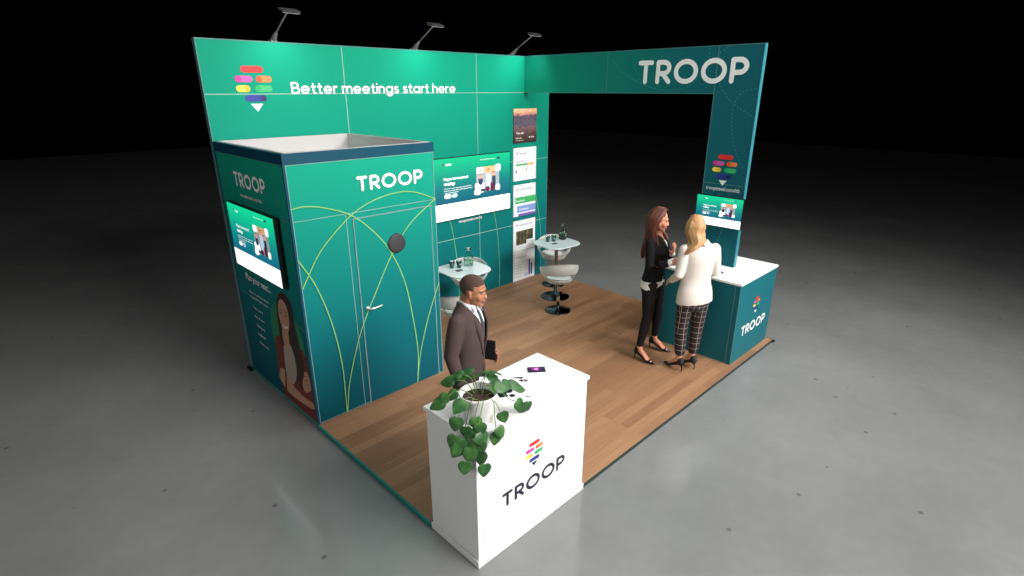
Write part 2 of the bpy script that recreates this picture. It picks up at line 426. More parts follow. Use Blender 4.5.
# beam and column wall on the right
bm = bmesh.new()
prof = [(0, 3.0), (-3.0, 3.0), (-3.0, 1.036), (-3.5, 1.036), (-3.5, 3.5), (0, 3.5)]
lo = [bm.verts.new((Wb, y, z)) for y, z in prof]; hi = [bm.verts.new((Wb + .06, y, z)) for y, z in prof]
bm.faces.new(lo); bm.faces.new(list(reversed(hi)))
for i in range(6): bm.faces.new((lo[i], hi[i], hi[(i + 1) % 6], lo[(i + 1) % 6]))
bmesh.ops.recalc_face_normals(bm, faces=bm.faces)
rw = struct(obj('wall_right', bm, M_BEAM))
bm = bmesh.new(); box(bm, (Wb - .003, -3.506, 1.036), (Wb + .063, -3.498, 3.504)); obj('column_edge', bm, M_EDGE, rw)
bm = bmesh.new(); box(bm, (Wb - .003, -3.498, 3.497), (Wb + .063, 0, 3.504)); box(bm, (Wb - .003, -3.0, 2.996), (Wb + .063, 0, 3.002)); box(bm, (Wb - .003, -3.002, 1.036), (Wb + .063, -2.996, 2.996)); obj('edge_profile', bm, M_SEAMD, rw)
R = ((Wb, 0, 0), (0, -1, 0), (0, 0, 1))
A = Art(*R); seams(A, [(3.0, 3.5, 2.0)], [(1.5, 3, 3.5), (3.0, 3, 3.5)], M_SEAMD)
for pts in ([(1.574, 3.402), (1.724, 3.256), (2.004, 3.122), (2.296, 3.041), (2.565, 3.041), (2.769, 3.15), (2.879, 3.34), (2.893, 3.495)],
            [(2.988, 3.233), (3.082, 3.064), (3.22, 2.906), (3.49, 2.755)], [(3.476, 3.053), (3.339, 3.022), (3.272, 2.939), (3.242, 2.832), (3.253, 2.672), (3.288, 2.51), (3.358, 2.349), (3.461, 2.192)], [(3.148, 3.493), (3.03, 3.438), (2.995, 3.357)],
            [(3.2, 1.9), (3.3, 1.5), (3.2, 1.15)]):
    A.dashes(catmull([(a, b, 0) for a, b in pts]), .008, M_DASH, 1.6)
A.done('panel_seams', rw)
A = Art(*R, .002); troop(A, 1.973, 3.105, 1.385, .272, M_WPRINT, 2); A.done('printed_name', rw, 'large white TROOP lettering')
A = Art(*R, .002); logo(A, 3.235, 2.335, .80, 1.5); A.done('printed_logo', rw)
A = Art(*R, .002); A.text('trooptravel.com/itb', 3.04, 1.925, .045, M_WPRINT, 1.5, width=.41, bold=.012); A.done('printed_address', rw)

# ================================================================== cabin (store room)
cab = thing('storage_cabin', 'square green cabin with a white roof and a door, back left of the stand', 'cabin', (CW / 2, -CD / 2, P))
H = 2.56
bm = bmesh.new()
box(bm, (0, -CD, P), (CW, -CD + .05, H - .09)); box(bm, (0, -CD + .05, P), (.05, -.01, H - .09)); box(bm, (CW - .05, -CD + .05, P), (CW, -.01, H - .09)); box(bm, (.05, -.05, P), (CW - .05, -.01, H - .09))
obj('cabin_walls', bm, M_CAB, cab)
bm = bmesh.new(); T = .022
for a, b in (((-.004, -CD - .004, H - .09), (CW + .004, -CD + T, H)), ((-.004, -CD + T, H - .09), (T, -.004, H)), ((CW - T, -CD + T, H - .09), (CW + .004, -.004, H)), ((T, -T, H - .09), (CW - T, -.004, H))): box(bm, a, b)
box(bm, (-.006, -CD - .006, P), (.012, -CD + .014, H - .09)); box(bm, (-.004, -.022, P), (.006, -.004, H - .09))
obj('top_rim', bm, M_TEALDARK, cab)
bm = bmesh.new(); box(bm, (T, -CD + T, H - .17), (CW - T, -T, H - .155))
for a, b in (((T, -CD + T, H - .155), (CW - T, -CD + T + .03, H + .004)), ((T, -CD + T + .03, H - .155), (T + .03, -T, H + .004)), ((CW - T - .03, -CD + T + .03, H - .155), (CW - T, -T, H + .004)), ((T + .03, -T - .03, H - .155), (CW - T - .03, -T, H + .004))): box(bm, a, b)
obj('roof_tray', bm, M_LGREY, cab)['label'] = 'white recessed roof'
# door leaf
M_GLASSGREY = mat('silver_trim', (128, 158, 162), .35, metal=.2, var=.02)
dr = obj('door', B((.567, -CD - .006, P + .005), (1.428, -CD - .0005, 1.94)), M_CAB, cab)
bm = bmesh.new()
for a, b in (((.559, -CD - .009, P), (.569, -CD, 1.948)), ((1.426, -CD - .009, P), (1.436, -CD, 1.948)), ((.569, -CD - .009, 1.939), (1.426, -CD, 1.949))): box(bm, a, b)
obj('door_frame', bm, M_GLASSGREY, cab)
bm = bmesh.new(); lathe(bm, [(0, 0), (.02, 0), (.02, .012), (0, .012)], n=16); bm.transform(Matrix.Translation((.625, -CD - .006, 1.06)) @ Matrix.Rotation(PI / 2, 4, 'X'))
tube(bm, [(.625, -CD - .01, 1.06), (.625, -CD - .045, 1.06), (.65, -CD - .055, 1.06), (.76, -CD - .05, 1.065)], [.009, .009, .009, .008], side=(0, 0, 1), n=10)
obj('handle', bm, mat('brushed_steel', (205, 205, 205), .3, metal=.5), dr)
bm = bmesh.new(); lathe(bm, [(0, .022), (.082, .022), (.094, .018), (.098, .006), (.098, 0), (0, 0)], n=40); bm.transform(Matrix.Translation((1.0, -CD - .006, 1.637)) @ Matrix.Rotation(PI / 2, 4, 'X'))
obj('round_vent', bm, M_GREYD, dr)['label'] = 'dark grey disc'
A = Art((0, -CD, 0), (1, 0, 0), (0, 0, 1), .004)
seams(A, [(.012, CW, 2.0), (.012, CW, P + .01), (.012, CW, 2.467)], [(.5, P, 2.0), (1.492, P, 2.467), (.018, P, 2.467)], M_SEAMG, .006, .6)
LI = 2.3
for pts in ([(.012, 2.11), (.12, 2.12), (.276, 2.092), (.513, 2.002), (.708, 1.85), (.911, 1.595), (1.062, 1.227), (1.141, .745), (1.168, .371), (1.138, .05)],
            [(.297, P + .01), (.36, .375), (.521, .825), (.729, 1.201), (.934, 1.527), (1.167, 1.799), (1.488, 2.005)],
            [(.02, 1.41), (.07, 1.49), (.23, 1.72), (.508, 1.955), (.73, 2.066), (.985, 2.12), (1.221, 2.111), (1.488, 2.01)],
            [(.015, 1.67), (.142, 1.403), (.245, 1.019), (.299, .568), (.293, P + .01)], [(1.138, .05), (1.195, .362), (1.323, .75), (1.488, 1.11)]):
    A.stroke(catmull([(a, b, 0) for a, b in pts]), .0105, M_LIME, LI)
A.done('panel_lines', cab)
A = Art((0, -CD, 0), (1, 0, 0), (0, 0, 1), .003); troop(A, .635, 2.182, .715, .134, M_WPRINT, 2); A.done('printed_name', cab, 'white TROOP lettering over the door')
# left side of the cabin
LF = ((0, 0, 0), (0, -1, 0), (0, 0, 1))
A = Art(*LF, .002); seams(A, [(.02, CD - .012, 2.0), (.02, CD - .012, 1.01), (.02, CD - .012, 2.467), (.02, CD - .012, P)], [(.03, P, 2.467), (CD - .02, P, 2.467)], M_SEAMD, .007, 1); A.done('panel_seams', cab)
A = Art(*LF, .002); troop(A, .44, 2.175, .735, .14, M_WPRINT, 2); A.text('trooptravel.com/itb', .545, 2.085, .036, M_WPRINT, 2, width=.5, bold=.01); A.done('printed_name', cab, 'white TROOP lettering and web address on the side')
A = Art(*LF, .002); A.text('Plan your next...', .30, 1.195, .075, M_WPRINT, 2, width=.62, bold=.012)
for i, z in enumerate((1.055, 1.0)): A.text(('Conferences team events and board', 'meetings with all travel in one place')[i], .33, z, .028, M_WPRINT, 2, width=.50 - .05 * i)
for i, t in enumerate(('Team meeting', 'Kick off event', 'Training day', 'Conference', 'Client visits')): A.text(t, .36 + .005 * i, .88 - .1 * i, .03, M_WPRINT, 2, width=(.25, .25, .22, .2, .24)[i])
A.done('printed_text', cab)
A = Art(*LF, .0015)
cgreen = mat('portrait_green', (22, 124, 84), .5); chair_ = mat('portrait_hair', (52, 34, 28), .6); cskin = mat('portrait_skin', (184, 138, 114), .6)
cred = mat('portrait_red_check', (112, 44, 40), .7, var=.4, scale=60); cshirt = mat('portrait_beige', (162, 150, 136), .7)
A.poly([(p[0], max(p[1], P)) for p in arc(1.16, .80, .37, 0, 360, 40)[:-1]], cgreen, 2)
cl = lambda L: [(min(a, CD - .025), max(b, .045)) for a, b in L]
sm = lambda L: [tuple(p[:2]) for p in catmull([(a, b, 0) for a, b in L + [L[0]]], 4)[:-1]]
A.poly(sm(cl([(1.089, 1.225), (1.17, 1.268), (1.25, 1.27), (1.34, 1.22), (1.377, 1.12), (1.385, .977), (1.414, .861), (1.444, .683), (1.44, .56), (1.332, .389), (1.244, .383), (1.17, .5), (1.1, .62), (1.0, .70), (.977, .756), (.985, .911), (1.01, 1.1)])), chair_, 3)
A.poly(cl([(.852, .714), (.983, .772), (1.03, .72), (1.1, .62), (1.30, .74), (1.46, .78), (1.534, .716), (1.569, .458), (1.58, .045), (.86, .045), (.841, .16), (.791, .354)]), cred, 2.6)
A.poly(sm(cl([(1.30, .74), (1.36, .76), (1.44, .7), (1.47, .56), (1.42, .36), (1.33, .33), (1.27, .45), (1.29, .6)])), chair_, 3.2)
A.poly(sm([(1.036, .677), (1.19, .75), (1.266, .646), (1.264, .448), (1.16, .30), (1.007, .288), (1.003, .463)]), cshirt, 3.6)
A.poly(sm([(1.071, .88), (1.19, .90), (1.2, .763), (1.12, .66), (1.055, .74)]), cskin, 4)
A.poly(sm([(1.07, 1.13), (1.13, 1.19), (1.215, 1.19), (1.27, 1.13), (1.27, 1.0), (1.23, .90), (1.16, .85), (1.09, .87), (1.05, .96), (1.045, 1.05)]), cskin, 4.4)
A.poly(sm([(.838, .341), (.9, .38), (.975, .379), (1.124, .276), (1.358, .24), (1.545, .25), (1.55, .18), (1.26, .14), (1.018, .13), (.877, .175), (.802, .237)]), cskin, 4)
A.poly(sm([(1.461, .553), (1.52, .56), (1.55, .5), (1.553, .396), (1.421, .312), (1.373, .378)]), cskin, 4.2)
for y_ in (.50, .455, .41): A.stroke([(1.42, y_ - .02), (1.52, y_ + .03)], .006, cred, 4.8)
A.stroke([(.93, .14), (.99, .36)], .03, chair_, 4.8)
for x_ in (1.115, 1.215): A.stroke([(x_ - .025, 1.045), (x_ + .025, 1.045)], .012, chair_, 5); A.stroke([(x_ - .03, 1.078), (x_ + .03, 1.08)], .008, chair_, 5)
A.stroke([(1.12, .925), (1.165, .905), (1.21, .93)], .02, mat('portrait_lips', (236, 220, 214), .6), 5); A.stroke([(1.165, 1.03), (1.15, .975), (1.18, .972)], .008, mat('portrait_shade', (168, 112, 90), .6), 5)
A.done('printed_portrait', cab, 'printed woman with long dark hair, red checked jacket and folded arms')

# ================================================================== screens
def screen_gradient():
    m, N, L, Bq = nmat('screen_gradient')
    uv = N.new('ShaderNodeUVMap'); sp = N.new('ShaderNodeSeparateXYZ'); L.new(uv.outputs[0], sp.inputs[0])
    r = ramp(N, [(.28, srgb(4, 104, 132)), (.55, srgb(6, 140, 138)), (.8, srgb(8, 192, 146)), (1, srgb(12, 222, 158))]); L.new(sp.outputs[1], r.inputs[0])
    L.new(r.outputs[0], Bq.inputs['Emission Color']); Bq.inputs['Emission Strength'].default_value = 1.0
    Bq.inputs['Base Color'].default_value = (.01, .02, .02, 1); Bq.inputs['Roughness'].default_value = .3
    return m
def photo_mat(name, cols, scale, emit):
    m, N, L, Bq = nmat(name)
    uv = N.new('ShaderNodeUVMap'); v = N.new('ShaderNodeTexVoronoi'); v.inputs['Scale'].default_value = scale; L.new(uv.outputs[0], v.inputs['Vector'])
    sp = N.new('ShaderNodeSeparateColor'); L.new(v.outputs['Color'], sp.inputs[0])
    r = ramp(N, [(i / (len(cols) - 1), srgb(*c)) for i, c in enumerate(cols)]); L.new(sp.outputs[0], r.inputs[0])
    L.new(r.outputs[0], Bq.inputs['Base Color'])
    if emit: L.new(r.outputs[0], Bq.inputs['Emission Color']); Bq.inputs['Emission Strength'].default_value = emit
    Bq.inputs['Roughness'].default_value = .5
    return m
M_SG = screen_gradient(); M_SW = mat('screen_white', (255, 255, 255), .3, emit=1.05)
M_SDK = mat('screen_dark', (40, 60, 84), .4, emit=.6); M_SSK = mat('screen_skin', (226, 150, 120), .4, emit=.8); M_SRD = mat('screen_maroon', (96, 34, 56), .4, emit=.6)
M_SOR = mat('screen_amber', (214, 170, 120), .4, emit=.7); M_SBL = mat('screen_pale_blue', (176, 196, 224), .4, emit=.9); M_SGY = mat('screen_grey', (150, 160, 166), .4, emit=.7); M_SSW = mat('screen_white_soft', (255, 255, 255), .4, emit=.8)
def tv(label, o, u, v, Wd, Hd, th, off, note, headline=('Hyperconnected', 'meetings')):
    n = Vector(u).cross(Vector(v)); c = Vector(o) + Vector(u) * Wd / 2
    t = thing('wall_screen', label, 'screen', tuple(c), 0, None)
    m = Matrix((list(Vector(u)) + [0], list(Vector(v)) + [0], list(n) + [0], [0, 0, 0, 1])).transposed(); m.translation = Vector(o)
    bm = B((-.008, -.008, off), (Wd + .008, Hd + .008, off + th), bev=.004); bm.transform(m); obj('casing', bm, M_BLACK, t)
    bm = B((Wd * .3, Hd * .3, 0.0005), (Wd * .7, Hd * .7, off)); bm.transform(m); obj('wall_bracket', bm, M_GREYD, t)
    a = Art(Vector(o) + n * (off + th), u, v, .0006); a.W, a.H = Wd, Hd
    X = lambda f: f * Wd
    Y = lambda f: f * Hd
    a.rect(0, 0, Wd, Hd, M_SG, 1); a.rect(0, 0, Wd, Y(.27), M_SW, 2)
    a.disc(X(.155), Y(.905), Y(.018), M_SRD, 2); a.text('TROOP', X(.18), Y(.885), Y(.035), M_SSW, 2, width=X(.07), bold=.02)
    a.text('Product  Solutions  Resources  About', X(.6), Y(.915), Y(.018), M_SSW, 2, width=X(.2)); a.rrect(X(.82), Y(.905), X(.86), Y(.94), .01, M_SDK, 2)
    a.text(headline[0], X(.155), Y(.655), Y(.046), M_SSW, 2, width=X(.29), bold=.02); a.text(headline[1], X(.155), Y(.575), Y(.052), M_SSW, 2, width=X(.13), bold=.035)
    for i, wf in enumerate((.33, .34, .17)): a.text('all of your travel and events planned from one place together'[i:i + 42], X(.155), Y(.51 - .035 * i), Y(.02), M_SSW, 2, width=X(wf))
    a.rrect(X(.155), Y(.36), X(.235), Y(.425), 1, M_SSW, 2); a.rrect(X(.245), Y(.36), X(.31), Y(.425), 1, M_SBL, 2); a.text('Demo', X(.255), Y(.378), Y(.022), M_SDK, 3, width=X(.045))
    # picture of people between white rounded tiles
    a.rect(X(.55), Y(.38), X(.85), Y(.80), M_SGY, 2)
    for q in ((.55, .70, .64, .80), (.80, .70, .87, .82), (.53, .37, .65, .54), (.80, .37, .86, .47), (.52, .34, .60, .42)): a.rrect(X(q[0]), Y(q[1]), X(q[2]), Y(q[3]), X(.018), M_SSW, 4)
    a.rect(X(.64), Y(.70), X(.79), Y(.80), M_SOR, 3)
    for x, y, r_ in ((.60, .64, .02), (.705, .71, .022), (.775, .66, .02)): a.disc(X(x), Y(y), X(r_), M_SSK, 5); a.disc(X(x), Y(y) + X(r_ * .5), X(r_ * .9), M_SDK, 4.8)
    a.rrect(X(.575), Y(.50), X(.63), Y(.62), X(.02), M_SDK, 4.5); a.rrect(X(.675), Y(.42), X(.735), Y(.69), X(.02), M_SBL, 4.6); a.rrect(X(.755), Y(.38), X(.80), Y(.64), X(.02), M_SDK, 4.5)
    a.rrect(X(.66), Y(.38), X(.72), Y(.46), X(.02), M_SRD, 4.9); a.rrect(X(.73), Y(.38), X(.78), Y(.52), X(.015), M_SRD, 4.9); a.rrect(X(.60), Y(.38), X(.66), Y(.43), X(.01), M_SDK, 4.9)
    a.text('Trusted by planning teams everywhere to bring people together', X(.18), Y(.15), Y(.016), M_SBL, 3, width=X(.66)); a.text('our clients', X(.45), Y(.09), Y(.016), M_SBL, 3, width=X(.1))
    a.done('display', t)
    return t
tv('largest screen, a green web page on the back wall between cabin and posters', (2.58, 0, 1.31), (1, 0, 0), (0, 0, 1), 1.5, .85, .04, .02, '')
tv('green web page screen on the left side of the cabin, above the printed woman', (0, -.285, 1.375), (0, -1, 0), (0, 0, 1), 1.10, .632, .04, .02, '')
tv('smallest screen, on the right column above the teal counter', (Wb, -2.985, 1.521), (0, -1, 0), (0, 0, 1), .56, .342, .035, .045, '')

# ================================================================== posters
def poster(label, z0, mat_, th=.012):
    t = thing('poster', label, 'poster', (4.458, -.001, z0), 0, None)
    bm = B((4.208, -th, z0), (4.716, -.001, z0 + .503)); obj('board', bm, mat_, t)
    a = Art((4.208, -th, z0), (1, 0, 0), (0, 0, 1), .001); a.W = .508; a.H = .503
    return t, a
M_POST = mat('poster_white', (236, 238, 240), .5, var=.01); M_PTXT = mat('poster_text', (112, 116, 130), .6); M_PPINK = mat('poster_pink', (224, 120, 150), .6); M_PGRN = mat('poster_green', (60, 178, 92), .6)
M_PBLU = mat('poster_blue', (132, 156, 216), .6); M_PPUR = mat('poster_purple', (128, 84, 180), .6); M_PDRK = mat('poster_dark_blue', (52, 84, 150), .6); M_PYEL = mat('poster_yellow', (236, 190, 60), .6)
def city():
    m, N, L, Bq = nmat('city_at_dusk')
    uv = N.new('ShaderNodeUVMap'); sp = N.new('ShaderNodeSeparateXYZ'); L.new(uv.outputs[0], sp.inputs[0])
    nz = N.new('ShaderNodeTexNoise'); nz.inputs['Scale'].default_value = 9; nz.inputs['Detail'].default_value = 8; L.new(uv.outputs[0], nz.inputs['Vector'])
    ad = N.new('ShaderNodeMath'); ad.operation = 'MULTIPLY_ADD'; ad.inputs[1].default_value = .16; L.new(nz.outputs['Fac'], ad.inputs[0]); L.new(sp.outputs[1], ad.inputs[2])
    r = ramp(N, [(0, srgb(40, 22, 26)), (.3, srgb(84, 44, 40)), (.5, srgb(120, 84, 84)), (.68, srgb(92, 84, 112)), (.86, srgb(96, 76, 100)), (.93, srgb(226, 128, 96)), (1, srgb(248, 190, 120))])
    L.new(ad.outputs[0], r.inputs[0])
    v = N.new('ShaderNodeTexVoronoi'); v.inputs['Scale'].default_value = 34; L.new(uv.outputs[0], v.inputs['Vector'])
    mx = N.new('ShaderNodeMix'); mx.data_type = 'RGBA'; mx.blend_type = 'OVERLAY'; mx.inputs[0].default_value = .7; L.new(r.outputs[0], mx.inputs[6]); L.new(v.outputs['Color'], mx.inputs[7])
    hs = N.new('ShaderNodeHueSaturation'); hs.inputs['Saturation'].default_value = .8; L.new(mx.outputs[2], hs.inputs['Color']); L.new(hs.outputs[0], Bq.inputs['Base Color']); return m
t, a = poster('topmost poster of the column, a city at dusk', 2.268, M_BLACK); a.rect(0, 0, .508, .503, city(), 1)
a.text('Top city', .05, .135, .03, M_WPRINT, 2, width=.17, bold=.03); a.text('$ 320 / night', .05, .065, .022, M_WPRINT, 2, width=.12, bold=.02); a.text('4h 20m', .33, .07, .024, M_WPRINT, 2, width=.12, bold=.02); a.text('average rate', .05, .035, .016, M_WPRINT, 2, width=.16); a.done('printed_picture', t)
t, a = poster('white poster with a thin green and yellow bar, second from the top', 1.695, M_POST)
a.disc(.08, .42, .016, M_PPINK); a.text('Destinations', .13, .405, .026, M_PTXT, width=.17); a.text('Average cost by city', .05, .285, .024, M_PTXT, width=.25); a.rect(.05, .232, .31, .258, M_PGRN); a.rect(.31, .232, .44, .258, M_PYEL); a.rect(.05, .12, .07, .165, M_NAVY); a.rect(.28, .15, .30, .175, M_PTXT); a.rect(.40, .15, .41, .165, M_PTXT); a.done('printed_chart', t)
t, a = poster('white poster with green, blue and purple blocks, third from the top', 1.13, M_POST)
a.disc(.08, .43, .016, M_PPINK); a.text('Meeting schedule', .13, .415, .026, M_PTXT, width=.3); a.rect(.04, .205, .508, .305, M_PGRN, 1); a.text('Sessions', .06, .235, .03, M_WPRINT, 2, width=.19, bold=.02); a.rect(.08, .06, .508, .165, M_PBLU); a.text('Workshops', .12, .095, .03, M_WPRINT, 2, width=.22, bold=.02); a.rect(.11, 0, .508, .038, M_PPUR); a.done('printed_blocks', t)
t, a = poster('white poster with a photo of trees, fourth from the top', .555, M_POST)
a.disc(.08, .43, .016, M_PPINK); a.text('Recommended venues', .13, .415, .026, M_PTXT, width=.3)
M_TREES = photo_mat('photo_of_trees', [(34, 36, 24), (92, 88, 62), (60, 50, 38), (128, 118, 92), (44, 46, 34)], 7, 0)
a.rect(.06, .10, .455, .33, M_TREES, 1)
for x_ in (.12, .19, .27, .35, .42): a.stroke([(x_, .10), (x_ + .01, .32)], .018, mat('photo_trunk', (40, 28, 20), .8), 2)
a.rect(.30, .10, .508, .16, M_POST, 3); a.text('3 venues', .32, .118, .022, M_PTXT, 4, width=.14); a.done('printed_photo', t)
t, a = poster('lowest poster, white with a blue bar chart', P + .004, M_POST)
a.disc(.08, .40, .014, M_PPINK); a.text('Total cost', .12, .385, .024, M_PTXT, width=.2)
for x_, h_ in ((.36, .27), (.41, .2)): a.rect(x_, .05, x_ + .035, .05 + h_, M_PDRK)
for i in range(5): a.text('row of rates', .05, .06 + .05 * i, .018, M_PTXT, width=.14)
for i in range(3): a.rect(.24 + .035 * i, .05, .26 + .035 * i, .075 + .01 * i, M_PBLU)
a.done('printed_chart', t)

# ================================================================== counters
HC = 1.035
c1 = thing('reception_counter', 'white reception counter with a dark TROOP print at the front corner', 'counter', (.56, -3.65, 0))
x0, x1, y0, y1 = .0, 1.118, -3.905, -3.388
bm = bmesh.new(); box(bm, (x0 + .004, y0 + .004, P + .001), (x1 - .004, y1 - .004, HC - .03), .002)
obj('body', bm, M_WHITE, c1)
bm = bmesh.new(); box(bm, (x0 - .01, y0 - .01, HC - .03), (x1 + .01, y1 + .01, HC), .004); obj('countertop', bm, M_WHITE, c1)
bm = bmesh.new(); box(bm, (x0 - .009, y0 - .009, 0.002), (x1 + .002, y0 - .001, .055), .001); box(bm, (x0 - .009, y0 - .001, 0.002), (x0 - .001, y1 - .002, .055), .001); obj('plinth', bm, M_WHITE, c1)
M_GAP = mat('panel_gap', (200, 200, 200), .6, var=.01)
A = Art((0, y0 + .004, 0), (1, 0, 0), (0, 0, 1), .001); seams(A, [(.05, x1 - .05, .085)], [(.05, .085, HC - .03), (x1 - .05, .085, HC - .03)], M_GAP, .004, 1); A.done('front_panel_gaps', c1)
A = Art((0, y0 + .004, 0), (1, 0, 0), (0, 0, 1), .001); troop(A, .225, .352, .65, .118, M_NAVY, 1.5); A.done('printed_name', c1, 'dark navy TROOP lettering')
A = Art((0, y0 + .004, 0), (1, 0, 0), (0, 0, 1), .001); logo(A, .54, .745, .47, 1.5, M_NAVY); A.done('printed_logo', c1)
c2 = thing('display_counter', 'teal counter with a white top and white TROOP print under the right column', 'counter', (4.45, -3.3, P))
x0, x1, y0, y1 = 3.938, 4.955, -3.833, -2.80
bm = bmesh.new(); box(bm, (x0 + .006, y0 + .006, P), (x1 - .006, y1, HC - .03)); obj('body', bm, M_TEAL, c2)
bm = bmesh.new(); box(bm, (x0 - .006, y0 - .006, HC - .03), (x1 + .008, y1 + .01, HC), .004); obj('countertop', bm, M_WHITE, c2)
bm = bmesh.new(); e = .006
for a_, b_ in (((x0 + e - .003, y0 + e - .003, P), (x0 + e + .004, y0 + e + .004, HC - .03)), ((x1 - e - .004, y0 + e - .003, P), (x1 - e + .003, y0 + e + .004, HC - .03)), ((x0 + e - .003, y0 + .062, P), (x0 + e + .002, y0 + .068, HC - .03)), ((x0 + e - .003, y0 + .068, P), (x0 + e + .001, y1, P + .008))): box(bm, a_, b_)
obj('edge_profile', bm, M_SEAMD, c2)
A = Art((0, y0 + .006, 0), (1, 0, 0), (0, 0, 1), .001); troop(A, 4.135, .33, .67, .125, M_WPRINT, 1.5); A.done('printed_name', c2, 'white TROOP lettering')
A = Art((0, y0 + .006, 0), (1, 0, 0), (0, 0, 1), .001); logo(A, 4.47, .75, .47, 1.5); A.done('printed_logo', c2)

# ================================================================== lamps on the back wall
for i, (lx, lab) in enumerate(((.75, 'arm lamp on the back wall above the coloured logo'), (2.5, 'arm lamp on the back wall above the words start here, middle one of three'), (4.2, 'arm lamp on the back wall nearest the corner with the beam'))):
    t = thing('arm_lamp', lab, 'lamp', (lx, .03, 3.5), 0, 'arm lamps along the back wall')
    bm = bmesh.new(); box(bm, (lx - .03, -.012, 3.505), (lx + .03, .07, 3.525), .004); tube(bm, [(lx, .02, 3.518), (lx, -.03, 3.548), (lx, -.085, 3.585)], [.026, .024, .013], side=(1, 0, 0)); obj('clamp', bm, M_METAL, t)
    bm = bmesh.new(); tube(bm, [(lx, -.075, 3.580), (lx, -.22, 3.657), (lx, -.375, 3.735)], [.0075, .007, .007], side=(1, 0, 0), n=8); obj('arm', bm, M_METAL, t)
    bm = B((-.09, -.055, -.011), (.09, .055, .011), bev=.003); M = Matrix.Translation((lx + .01, -.42, 3.755)) @ Matrix.Rotation(math.radians(18), 4, 'X'); bm.transform(M)
    hd = obj('lamp_head', bm, M_GREYD, t)
    bm = B((-.078, -.044, -.0135), (.078, .044, -.0112)); bm.transform(M); obj('lamp_lens', bm, mat('lamp_lens', (255, 250, 240), .3, emit=2.0), hd)
    l = bpy.data.lights.new('arm_lamp_light', 'SPOT'); l.energy = 15; l.spot_size = math.radians(130); l.spot_blend = 1.0; l.shadow_soft_size = .07; l.color = (1, .99, .96)
    lo_ = bpy.data.objects.new('arm_lamp_light', l); COL.objects.link(lo_)
    lo_.location = (lx, -.42, 3.72); d = Vector((lx, .0, 2.95)) - lo_.location; lo_.rotation_euler = d.to_track_quat('-Z', 'Y').to_euler()

# ================================================================== bar tables and stools
TG = 'white wavy-edged bar tables'
def bar_table(x, y, label):
    t = thing('bar_table', label, 'table', (x, y, P), 0, TG)
    n = 96; bm = bmesh.new(); prof = [(.97, .862), (1, .868), (1, .876), (.985, .882)]
    rf = lambda a: .325 * (1 + .075 * math.cos(4 * (a - math.radians(40))) + .03 * math.cos(2 * a))
    rings = [[bm.verts.new((rf(2 * PI * k / n) * s * math.cos(2 * PI * k / n), rf(2 * PI * k / n) * s * math.sin(2 * PI * k / n), z - P + .018 + .0)) for k in range(n)] for s, z in prof]
    for a, b in zip(rings, rings[1:]):
        for k in range(n): bm.faces.new((a[k], a[(k + 1) % n], b[(k + 1) % n], b[k])).smooth = True
    bm.faces.new(list(reversed(rings[0]))); bm.faces.new(rings[-1])
    obj('tabletop', bm, mat('tabletop_white', (200, 212, 212), .25, var=.01), t, world=False)
    bm = bmesh.new(); lathe(bm, [(0, .015), (.028, .02), (.028, .80), (.1, .825), (.1, .84), (0, .84)], n=24); obj('column', bm, M_CHROME, t, world=False)
    bm = bmesh.new(); lathe(bm, [(0, 0), (.215, 0), (.22, .006), (.21, .014), (.06, .024), (.03, .04), (0, .04)], n=48); obj('base', bm, M_BCHROME, t, world=False)
bar_table(4.20, -.93, 'wavy white bar table standing near the open right edge')
bar_table(2.40, -.93, 'wavy white bar table standing below the large screen')
SG = 'white bowl-shaped stools at the bar tables'
def stool_shell():
    bm = bmesh.new(); NT, NV = 64, 26
    sm_ = lambda t: t * t * (3 - 2 * t)
    grid = []
    for j in range(NV + 1):
        v = j / NV; row = []
        for i in range(NT):
            th = 2 * PI * i / NT - PI; back = abs(th) / PI          # th = 0 faces the sitter's front
            k = sm_(min(1, max(0, (back - .05) / .75)))            # 0 at the front, 1 around the back
            top = .535 + .205 * (1 - math.cos(back * PI)) / 2
            if v < .5:
                s = v / .5; r = .02 + .165 * math.sin(s * PI / 2); z = .395 + .095 * (1 - math.cos(s * PI / 2))
            else:
                s = (v - .5) / .5; r = .185 + .068 * math.sin(min(1, s * 1.25) * PI / 2) * (.6 + .4 * k); z = .49 + (top - .49) * s
            row.append(bm.verts.new((r * math.cos(th) * 1.0, r * math.sin(th) * 1.06, z)))
        grid.append(row)
    for j in range(NV):
        for i in range(NT):
            th = 2 * PI * (i + .5) / NT - PI; v = (j + .5) / NV
            if abs(th) > PI * .62 and .55 < v < .67: continue
            bm.faces.new((grid[j][i], grid[j][(i + 1) % NT], grid[j + 1][(i + 1) % NT], grid[j + 1][i])).smooth = True
    bmesh.ops.solidify(bm, geom=list(bm.faces), thickness=.016)
    for f in bm.faces: f.smooth = True
    return bm
SH = None
def bar_stool(x, y, rz, label):
    global SH
    t = thing('bar_stool', label, 'stool', (x, y, P), rz, SG, 1.05)
    s = obj('seat_shell', stool_shell(), M_SHELL, t, world=False)
    bm = bmesh.new(); lathe(bm, [(0, .45), (.12, .45), (.158, .468), (.162, .485), (.145, .495), (0, .492)], n=40); obj('seat_pad', bm, mat('seat_pad', (226, 232, 230), .5), t, world=False)
    bm = bmesh.new(); lathe(bm, [(0, .02), (.022, .02), (.022, .24), (.015, .25), (.015, .385), (.05, .395), (0, .395)], n=20); obj('gas_column', bm, M_CHROME, t, world=False)
    bm = bmesh.new(); lathe(bm, [(0, 0), (.175, 0), (.178, .006), (.17, .012), (.05, .022), (.03, .05), (0, .05)], n=44); obj('base', bm, M_BCHROME, t, world=False)
    return t
bar_stool(3.80, -1.33, math.radians(52), 'white bowl stool in front of the table by the open edge')
bar_stool(4.61, -.53, math.radians(225), 'white bowl stool behind the table by the open edge')
